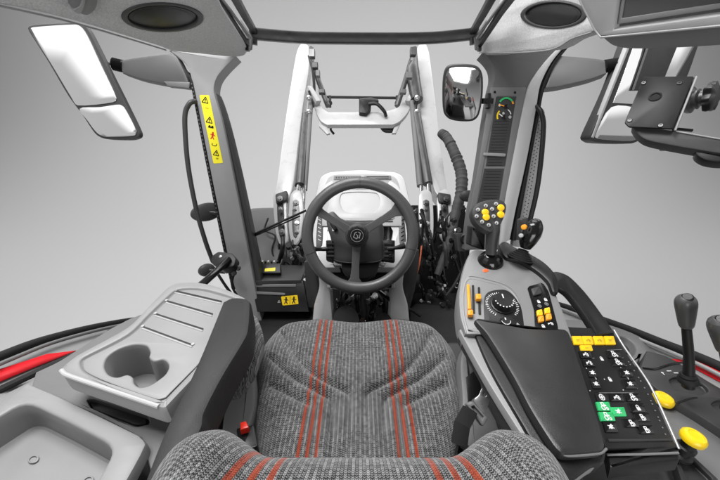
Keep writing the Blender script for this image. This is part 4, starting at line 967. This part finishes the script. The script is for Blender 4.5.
lever('grey gear lever standing fully in view above the right fender', 688, 379, 686.5, 328, .62, 16, 34)
lever('gear lever cut off by the right picture edge', 733, 408, 725, 352, .56, 19, 38)
def yknob(label, u, v, tt, r):
    t = thing('yellow_knob', label, 'knob', P(u, v, tt), 'yellow knobs'); o = P(u, v, tt); ax = V((.05, .05, 1)).normalized()
    g = G(); lathe(g, o-ax*.045, ax, [(r*.9, 0), (r*.9, .006), (r*.62, .01), (r*.60, .018), (r*.78, .02), (r*.78, .026), (r*.6, .028), (r*.6, .046)], 30); obj('knob_stem', g, BK, t)
    g = G(); lathe(g, o-ax*.004, ax, [(r*.72, 0), (r*.95, .003), (r, .008), (r*.97, .013), (r*.8, .017), (r*.55, .018), (r*.5, .0168), (.001, .0165)], 40); obj('knob_head', g, YEL, t)
yknob('yellow push knob partly hidden behind the keypad edge', 662, 401, .66, .019)
yknob('yellow push knob with black stem at the lower right, clear of the keypad', 692, 440, .53, .0178)

# armrest console with keypad
ac = thing('armrest_console', 'right armrest console with black pad, keypad, dials and switches', 'armrest console', P(540, 400, .6))
ap = plz(.70)
g = G(); pad = catmull([(475, 320), (478, 317.5), (500, 321), (525, 326.5), (562, 327.5), (568, 330), (572, 338), (590, 392), (606, 443), (605, 449), (600, 452), (568, 454.5), (560, 452), (552, 443), (531, 410), (513, 376), (487, 334)], True, 5)
PADP = pl3((478, 320, .655), (568, 330, .635), (585, 450, .435))
slab(g, pad, PADP, .02, .007); obj('armrest_pad', g, PAD, ac)
g = G(); sweep(g, [PADP.up(-.006).at(p.x, p.y) for p in catmull([(475.5, 321), (487, 335), (513, 377), (531, 411), (552, 444.5), (561, 453.5), (569, 456), (600, 453.5), (606.5, 449)], n=5)], .0018, 8); obj('pad_piping', g, MG, ac)
g = G(); slab(g, catmull([(470, 322, 1), (480, 320), (560, 330, 1), (600, 445), (607, 452, 1), (604, 462), (592, 466), (575, 478), (562, 480), (550, 470), (520, 420), (490, 368)], True, 4), PADP.up(-.022), .035, .005); obj('armrest_body', g, BK, ac)
g = G(); slab(g, catmull([(459, 330, 1), (471, 322, 1), (492, 362), (520, 412), (550, 460), (562, 471), (580, 466), (590, 460), (604, 456, 1), (603, 462), (590, 470), (578, 478), (562, 484), (548, 478), (530, 448), (490, 385)], True, 4), PADP.up(-.030), .02, .003); obj('trim_band', g, LG, ac)
g = G(); slab(g, catmull([(459, 333, 1), (467, 328, 1), (502, 383), (545, 455), (568, 492, 1), (542, 492, 1), (514, 433), (491, 388)], True, 4), PADP.up(-.05), .03, .004); obj('lower_skirt', g, DG, ac)
# console tower
TW = pl3((468, 325, .66), (560, 325, .645), (500, 258, .80))
g = G(); slab(g, catmull([(471, 250.5), (482, 249), (503, 253), (522, 260), (543, 273), (555, 289), (567, 318), (574, 338, 1), (465, 334, 1), (459.5, 315), (458.5, 292), (463, 268)], True, 5), TW, .07, .010); obj('console_tower', g, TWG, ac)
g = G(); slab(g, catmull([(464.5, 280), (470, 275), (490, 279), (508, 285), (519, 296), (524, 312), (527, 334, 1), (467, 334, 1), (462.5, 315), (462, 292)], True, 5), TW.up(.001), .006, .004, holes=[catmull([(466.5, 283), (471, 279), (490, 283), (506, 288), (516, 298), (521, 312), (523, 331, 1), (469, 331, 1), (465, 314), (464.5, 294)], True, 5)], hdepth=.003, hr=.002); obj('tower_ridge', g, LG, ac)
TU = TW.up(.002)
g = G(); slab(g, catmull([(484, 300), (487, 293), (495, 290), (506, 290), (514, 296), (521, 307), (524, 324), (524, 332, 1), (485, 332, 1)], True, 4), TU, .003, .001); obj('dial_plate', g, BK, ac)
def dial(u, v, r, ht, plane, ticks, m=BK, mark=True):
    o = plane.at(u, v); n_ = plane.n
    g = G(); lathe(g, o, n_, [(r*1.15, 0), (r*1.12, .003), (r, .004), (r*.97, ht*.8), (r*.9, ht), (r*.6, ht), (.001, ht*.98)], 48, star=.02, sn=16); d = obj('dial', g, m, ac)
    if ticks:
        g = G(); _, a, b = plane.up(.0006).axes(u, v)
        for i in range(ticks):
            t_ = math.radians(-230+280*i/(ticks-1)+140+90) ; t_ = math.radians(-50+280*i/(ticks-1)); q = a*math.cos(t_)+b*math.sin(t_)
            q = a*math.cos(t_+PI)+b*math.sin(t_+PI) if False else q
            box(g, plane.up(.0006).at(u, v)+q*r*1.48, q*r*(.13 if i % 2 else .09), n_.cross(q)*.0007, n_*.0003)
        obj('dial_scale', g, ICW, ac)
    if mark:
        g = G(); _, a, b = plane.axes(u, v)
        box(g, o+n_*(ht+.0002)+b*r*.45, b*r*.25, a*.0012, n_*.0004)
        for i in range(9):
            t_ = math.radians(190+160*i/8); q = a*math.cos(t_)+b*math.sin(t_); box(g, o+n_*(ht*.99)+q*r*.86, q*r*.06, n_.cross(q)*.0012, n_*.0005)
        obj('dial_mark', g, ICW, d)
dial(502, 305, .0225, .020, TU, 34)
dial(505, 323, .0105, .009, TU, 0)
icon(ac, TU.up(.0006), 518, 325, 'warn', .010, LG2)
# sliders
for (u, v0, v1, ku, kv) in ((470, 284, 313, 470.5, 312), (476, 286, 314, 478.5, 296)):
    g = G(); slab(g, roundpoly([(u-1.2+3, v0+1), (u+1+3, v0+1), (u+3+2, v1), (u+3-.5, v1)], .7), TU.up(.0006), .001, 0); obj('slider_slot', g, BK, ac)
    g = G(); pl = TU.up(.012); slab(g, roundpoly([(ku-2.6, kv-2.6), (ku+2.6, kv-2.6), (ku+3, kv+2.8), (ku-2.4, kv+2.8)], 1), pl, .011, .002); obj('slider_knob', g, ORG, ac)
g = G(); slab(g, roundpoly([(466.8, 284), (469.6, 284), (471.5, 309), (468, 309)], 1), TU.up(.007), .006, .0015); obj('slider_blade', g, ORG, ac)
g = G(); slab(g, ell(485.5, 270.5, 3, 1.6), TW.up(.001), .002, .0006); obj('indicator', g, mat('indicator_red', (.75, .12, .03), .3), ac)
# switch panel
g = G(); slab(g, roundpoly([(527.5, 288.5), (529, 286), (541, 282.5), (544, 284), (549, 292), (558, 326), (559, 336), (535.5, 336), (534, 310)], 1), TW.up(.001), .003, .001); obj('switch_panel', g, BG, ac)
SWP = TW.up(.001)
g = G(); slab(g, roundpoly([(531, 288.5), (539.5, 286), (542, 293), (533.5, 295.5)], 1), SWP.up(.005), .005, .0015); b_ = obj('rocker_switch', g, DG, ac)
for (u, v) in ((538.6, 301.5), (545.5, 299.5)):
    icon(ac, SWP.up(.0006), u, v, 'lock', .010); icon(ac, SWP.up(.0006), u+1, v+4.5, 'fan', .009, LG)
for (u, v) in ((539.8, 312.4), (541.2, 318.6), (547.4, 310.4), (548.9, 316.5)):
    g = G(); slab(g, roundpoly([(u-3.0, v-2.3), (u+2.4, v-3.4), (u+3.3, v+2.2), (u-2.2, v+3.2)], .8), SWP.up(.006), .006, .0012); obj('yellow_switch', g, ORG if v > 315 else AMB, ac)
icon(ac, SWP.up(.0006), 543.2, 326, 'lock', .010); icon(ac, SWP.up(.0006), 550.5, 323.5, 'lift', .010)
# black trim arm behind the tower
g = G(); slab(g, catmull([(500, 243), (506, 241), (516, 247), (530, 253), (546, 263), (557, 276), (559, 291), (553, 292), (548, 281), (536, 270), (520, 261), (506, 257), (501, 250)], True, 5), TW.up(.012), .05, .006); obj('trim_arm', g, BK, ac)
# keypad
KP = pl3((574, 336, .64), (613, 334, .66), (640, 450, .50))
g = G(); slab(g, catmull([(560, 326, 1), (612, 329, 1), (622, 346), (640, 372), (650, 388), (664, 418), (678, 449, 1), (606, 449, 1), (590, 400)], True, 5), KP, .035, .003); kp = obj('keypad_panel', g, BK, ac)
g = G(); sweep(g, catmull([KP.up(-.001).at(*p) for p in ((614, 330), (623.5, 346), (641.5, 372), (651.5, 388), (665.5, 418), (679, 449))], n=6), .0020, 10); obj('keypad_edge', g, TS, ac)
g = G(); slab(g, catmull([(546.5, 276), (550, 272), (558, 271), (570, 276), (586, 292), (602, 313), (616, 333, 1), (598, 335, 1), (583, 312), (568, 293), (558, 287), (550, 288)], True, 5), KP.up(.006), .018, .006); obj('arch_handle', g, BK, ac)
g = G(); slab(g, roundpoly([(606, 447), (679, 447), (680, 459), (610, 468)], 2), pl3((606, 447, .515), (679, 447, .50), (610, 465, .49)), .03, .004); obj('keypad_skirt', g, BK, ac)
g = G(); sweep(g, [P(607, 455, .50), P(645, 454.5, .493), P(678.5, 453, .487)], .0018, 8); obj('skirt_edge', g, MG, ac)
g = G(); sweep(g, [KP.up(.0014).at(*p) for p in ((608, 440.5), (640, 440.5), (672, 440))], .0022, 8); obj('keypad_ledge', g, DG, ac)
KU = KP.up(.0035)
def kb(x, y, w, h, m, ic=None, icm=None, skew=.30, s=.010):
    u = 460+x/2.769; v = 307+y/2.769; w /= 2.769*2; h /= 2.769*2
    g = G(); slab(g, roundpoly([(u-w-skew*h, v-h), (u+w-skew*h, v-h), (u+w+skew*h, v+h), (u-w+skew*h, v+h)], .9), KU, .004, .0011); b = obj('button', g, m, ac)
    if ic: icon(b, KU.up(.0003), u, v, ic, s, icm or ICW)
for (x, ic) in ((327, 'lines'), (355, 'lift'), (386, 'lift'), (416, 'lines')): kb(x, 92, 27, 24, AMB, ic, ICY, s=.009)
kb(351, 113, 32, 16, AMB, 'line', ICY, s=.008)
for (x, y, w, h, ic) in ((348, 131, 32, 20, 'lift'), (357, 154, 32, 20, 'lift'), (427, 130, 38, 20, 'tractor'), (438, 152, 38, 20, 'tractor'),
        (367, 182, 24, 22, 'bug'), (377, 213, 24, 24, 'bug'), (462, 182, 34, 22, 'bug'), (472, 213, 34, 26, 'bug'),
        (393, 250, 30, 22, 'fan'), (434, 250, 38, 22, 'lift'), (480, 250, 40, 22, 'tractor'),
        (493, 279, 40, 26, 'lock'), (506, 305, 40, 24, 'pump'), (476, 321, 38, 24, 'pump'), (517, 339, 40, 24, 'pump'), (418, 332, 36, 30, 'bug')):
    kb(x, y, w, h, BG if w > 30 else BK, ic, s=.0115)
for (x, y, w, h, ic) in ((399, 275, 36, 25, 'tractor'), (439, 290, 40, 26, 'bug'), (408, 303, 40, 26, 'tractor')): kb(x, y, w, h, GRN, ic, s=.012)
for (x, y) in ((392, 143), (415, 200)): icon(kp, KP.up(.0006), 460+x/2.769, 307+y/2.769, 'lock', .010)
for (x, y) in ((375, 196), (465, 197)): icon(kp, KP.up(.0006), 460+x/2.769, 307+y/2.769, 'arrow', .008)
for (x, y) in ((350, 170), (445, 168), (400, 200), (360, 232), (452, 230), (490, 225)): icon(kp, KP.up(.0006), 460+x/2.769, 307+y/2.769, 'dot', .003)
o = KP.up(.0008)
for (a, b) in (((385, 238), (480, 238)), ((336, 121), (364, 121)), ((346, 142), (372, 142)), ((408, 120), (448, 118)), ((414, 141), (452, 141)), ((420, 163), (462, 163))):
    g = G(); sweep(g, [o.at(460+a[0]/2.769, 307+a[1]/2.769), o.at(460+b[0]/2.769, 307+b[1]/2.769)], .0005, 6); obj('panel_line', g, LG, kp)
g = G()
for i in range(15):
    s = i/14; q = catmull([(630, 362), (646, 388), (658, 414), (669, 440)], n=8); p = q[int(s*(len(q)-1))]; lathe(g, KP.up(.0003).at(p.x-1.5, p.y), KP.n, [(.0014, 0), (.0011, .001)], 8)
obj('edge_rivet', g, MG, kp)

# joysticks
js = thing('joystick', 'grey joystick with oval head full of yellow and white buttons on the right console', 'joystick', P(491, 262, .80))
JB = P(491, 259, .79); g = G(); o = JB; ax = TW.n
lathe(g, o-ax*.018, ax, [(.036, 0), (.034, .006), (.030, .018), (.022, .030), (.014, .036), (.001, .038)], 36); obj('ball_boot', g, BG, js)
g = G(); lathe(g, JB-ax*.018, ax, [(.041, 0), (.040, .004), (.036, .006)], 36); obj('boot_ring', g, DG, js)
g = G(); sweep(g, tub([(491, 254, .775), (491.5, 243, .77), (493, 231, .765), (493, 222, .765)], 6), [.016, .0165, .020, .018], 16, sy=.8); obj('stem', g, DG, js)
JP = pl3((475, 215, .755), (505, 205, .76), (490, 232, .745))
g = G(); slab(g, catmull([(472, 212), (475, 205), (483, 200.5), (494, 198.5), (503, 199.5), (507.5, 205), (506.5, 213), (502, 224), (497.5, 230.5), (491, 232.5), (483, 229), (475, 221.5)], True, 5), JP, .028, .009); obj('head', g, DG, js)
JU = JP.up(.001)
def jb(x, y, r, m, ic=None):
    u = 440+x/5.143; v = 180+y/5.143; g = G(); lathe(g, JU.at(u, v)-JP.n*.001, JP.n, [(r, 0), (r, .003), (r*.8, .0042), (.0005, .0044)], 20); b = obj('thumb_button', g, m, js)
    if ic: icon(b, Plane(JU.o+JP.n*.0036, JP.n), u, v, 'dot' if ic == 'd' else ic, r*1.0, DG)
for (x, y) in ((195, 153), (188, 187), (216, 215), (250, 232), (290, 222), (275, 187), (267, 150), (235, 133), (288, 123)): jb(x, y, .0048, LG2, 'lock')
for (x, y, du) in ((232, 166, 0), (237, 191, 0), (312, 143, 0), (312, 178, 0)): jb(x, y, .0088, AMB)
g = G(); slab(g, roundpoly([(472, 226), (486, 233), (485, 251), (470.5, 246)], 2), pl3((472, 226, .82), (486, 226, .82), (472, 250, .83)), .04, .006); obj('handrest', g, BK, js)
j2 = thing('loader_joystick', 'smaller black joystick on ribbed rubber boot behind the console', 'joystick', P(523, 255, .85))
o = TW.up(.016).at(521, 256); TJ = (o-CAM).dot(FW); q = P(526.5, 243, TJ-.01); ax2 = (q-o).normalized()
g = G(); pr = []
for i in range(6): pr += [(.046-.0055*i, i*.006), (.047-.0055*i, i*.006+.003), (.041-.0055*i, i*.006+.0045)]
pr = [(a*.68, b*.75) for a, b in pr]; lathe(g, o-ax2*.008, ax2, pr, 36); obj('rubber_boot', g, RB, j2)
g = G(); sweep(g, tub([(525, 249, TJ-.01), (528, 240, TJ-.015), (532, 230, TJ-.02), (533.5, 223, TJ-.02), (532, 219.5, TJ-.02)], 6), [.012, .022, .0265, .0255, .019, .006], 24, sx=1.0, sy=.9); obj('grip', g, BG, j2, sub=1)
g = G(); o = P(524.5, 227, TJ-.045); lathe(g, o, (CAM-o).normalized()+V((-.5, 0, 0)), [(.0065, 0), (.006, .006), (.001, .007)], 16); obj('thumb_button', g, ORG, j2)
g = G(); o = P(521.5, 235.5, TJ-.04); lathe(g, o, (CAM-o).normalized()+V((-.5, 0, 0)), [(.005, 0), (.005, .005), (.001, .006)], 16); obj('thumb_button', g, LG2, j2)
g = G(); slab(g, roundpoly([(521, 219), (529, 217), (530, 232), (520, 241)], 2), pl3((521, 219, TJ-.035), (529, 217, TJ-.035), (521, 241, TJ-.03)), .02, .005); obj('grip_face', g, DG, j2)

# monitor bracket
mb = thing('monitor_bracket', 'black square monitor mounting plate with star knob on an arm, upper right', 'bracket', P(670, 110, .8))
MP = pl3((644, 78, .80), (690, 78, .74), (630, 126, .78))
g = G(); slab(g, roundpoly([(644, 76.5), (694, 76), (673, 128.5), (629, 126.5), (624.5, 122)], 1.6), MP, .006, .0015); obj('mounting_plate', g, BK, mb)
g = G(); slab(g, roundpoly([(697, 77.5), (676, 131), (672, 129), (692, 76.5)], 1), MP.up(-.012), .02, .002); obj('plate_flange', g, DG, mb)
g = G(); sweep(g, [MP.up(-.001).at(696.5, 76.5), MP.up(-.001).at(675, 130.5)], .0022, 8); obj('flange_edge', g, TS, mb)
for (u, v) in ((643.5, 83), (679.5, 83), (629.5, 120.5), (660.5, 125.5)): screw(mb, MP.up(.0005), u, v, .0055, BG)
g = G(); lathe(g, MP.up(.0).at(655, 96.8), MP.n, [(.013, 0), (.013, .002), (.009, .003), (.0085, .0008)], 24); obj('centre_bush', g, RB, mb)
ko = P(686, 101, .83); kd = (P(704, 98, .80)-ko).normalized()
g = G(); lathe(g, ko, kd, [(.030, 0), (.034, .006), (.034, .012), (.024, .016), (.026, .024), (.020, .028), (.020, .036)], 32); obj('ball_joint', g, ST, mb)
g = G(); lathe(g, ko+kd*.036, kd, [(.024, 0), (.033, .003), (.035, .010), (.033, .018), (.024, .022), (.001, .023)], 60, star=.12, sn=7); obj('star_knob', g, BK, mb)
g = G(); slab(g, catmull([(632, 125.5, 1), (676, 130, 1), (720, 137.5), (745, 140, 1), (745, 157, 1), (700, 150), (660, 143), (645, 139), (636, 132)], True, 4), MP.up(-.015), .03, .004); obj('support_arm', g, DG, mb)
g = G(); sweep(g, [MP.up(-.014).at(*p) for p in ((676, 131.5), (720, 139), (745, 142))], .0018, 8); obj('arm_edge', g, TS, mb)
g = G(); sweep(g, [P(665, 140, .80), P(664.5, 150, .80)], [.009, .010], 14); obj('bolt', g, ST, mb)
g = G(); slab(g, catmull([(696, 150), (712, 150), (724, 152), (740, 160), (722, 162), (706, 160), (697, 155)], True, 4), MP.up(-.022), .03, .006); obj('lower_clamp', g, BK, mb)
g = G(); sweep(g, [P(678, 129, .78), P(692, 130.5, .775)], .004, 8); obj('clip', g, BG, mb)

# ------------------------------------------------------------------ light
w = bpy.data.worlds.new('World'); sc.world = w; w.use_nodes = True
w.node_tree.nodes['Background'].inputs['Color'].default_value = (1, 1, 1, 1); w.node_tree.nodes['Background'].inputs['Strength'].default_value = .17
def area(loc, target, sx, sy, power):
    l = bpy.data.lights.new('unseen_softbox', 'AREA'); l.shape = 'RECTANGLE'; l.size = sx; l.size_y = sy; l.energy = power
    o = bpy.data.objects.new('unseen_softbox', l); COL.objects.link(o); o.location = loc
    o.rotation_euler = (V(target)-V(loc)).to_track_quat('-Z', 'Y').to_euler(); return o
def feather(o, v0, v1, lo, hi):  # ramps a lamp's strength so the mirror panes reflect a gradient
    l = o.data; l.use_nodes = True; nt = l.node_tree; e = nt.nodes['Emission']
    ge = nt.nodes.new('ShaderNodeNewGeometry'); sx = nt.nodes.new('ShaderNodeSeparateXYZ'); m_ = nt.nodes.new('ShaderNodeMapRange'); m_.interpolation_type = 'SMOOTHSTEP'
    nt.links.new(ge.outputs['Parametric'], sx.inputs[0]); nt.links.new(sx.outputs[1], m_.inputs['Value'])
    for k, x in zip(('From Min', 'From Max', 'To Min', 'To Max'), (v0, v1, lo, hi)): m_.inputs[k].default_value = x
    nt.links.new(m_.outputs['Result'], e.inputs['Strength'])
area((-.8, .9, 3.6), (0, .8, .4), 1.5, 2.0, 165)
feather(area((-8.5, -1.5, 4.2), (0, .8, .8), 8, 7, 200), .35, .62, .35, 1.1)  # both side boxes are added out of view to whiten the mirrors and fill
feather(area((8.5, -1.5, 3.8), (0, .8, .8), 8, 7, 165), .35, .62, .35, 1.1)
area((-.8, 5.4, 5.4), (-.9, 6.4, -1.2), 15.0, 2.5, 560)
area((0, -3.0, .8), (0, 1.0, 1.7), 2.4, 1.2, 62)  # added low fill behind the camera, brightens the headliner from below
# ------------------------------------------------------------------ camera
cd = bpy.data.cameras.new('Camera'); co = bpy.data.objects.new('Camera', cd); COL.objects.link(co)
cd.lens = 15; cd.sensor_width = 36; cd.sensor_fit = 'HORIZONTAL'; cd.clip_start = .02; cd.clip_end = 200
Mx = Matrix((( RT.x, -DN.x, -FW.x, 0), (RT.y, -DN.y, -FW.y, 0), (RT.z, -DN.z, -FW.z, 0), (0, 0, 0, 1)))
co.matrix_world = Matrix.Translation(CAM) @ Mx
sc.camera = co
for o in list(bpy.data.objects):
    if '_w' in o: del o['_w']
sc.view_settings.view_transform = 'Standard'; sc.view_settings.look = 'None'; sc.view_settings.exposure = 0; sc.view_settings.gamma = 1
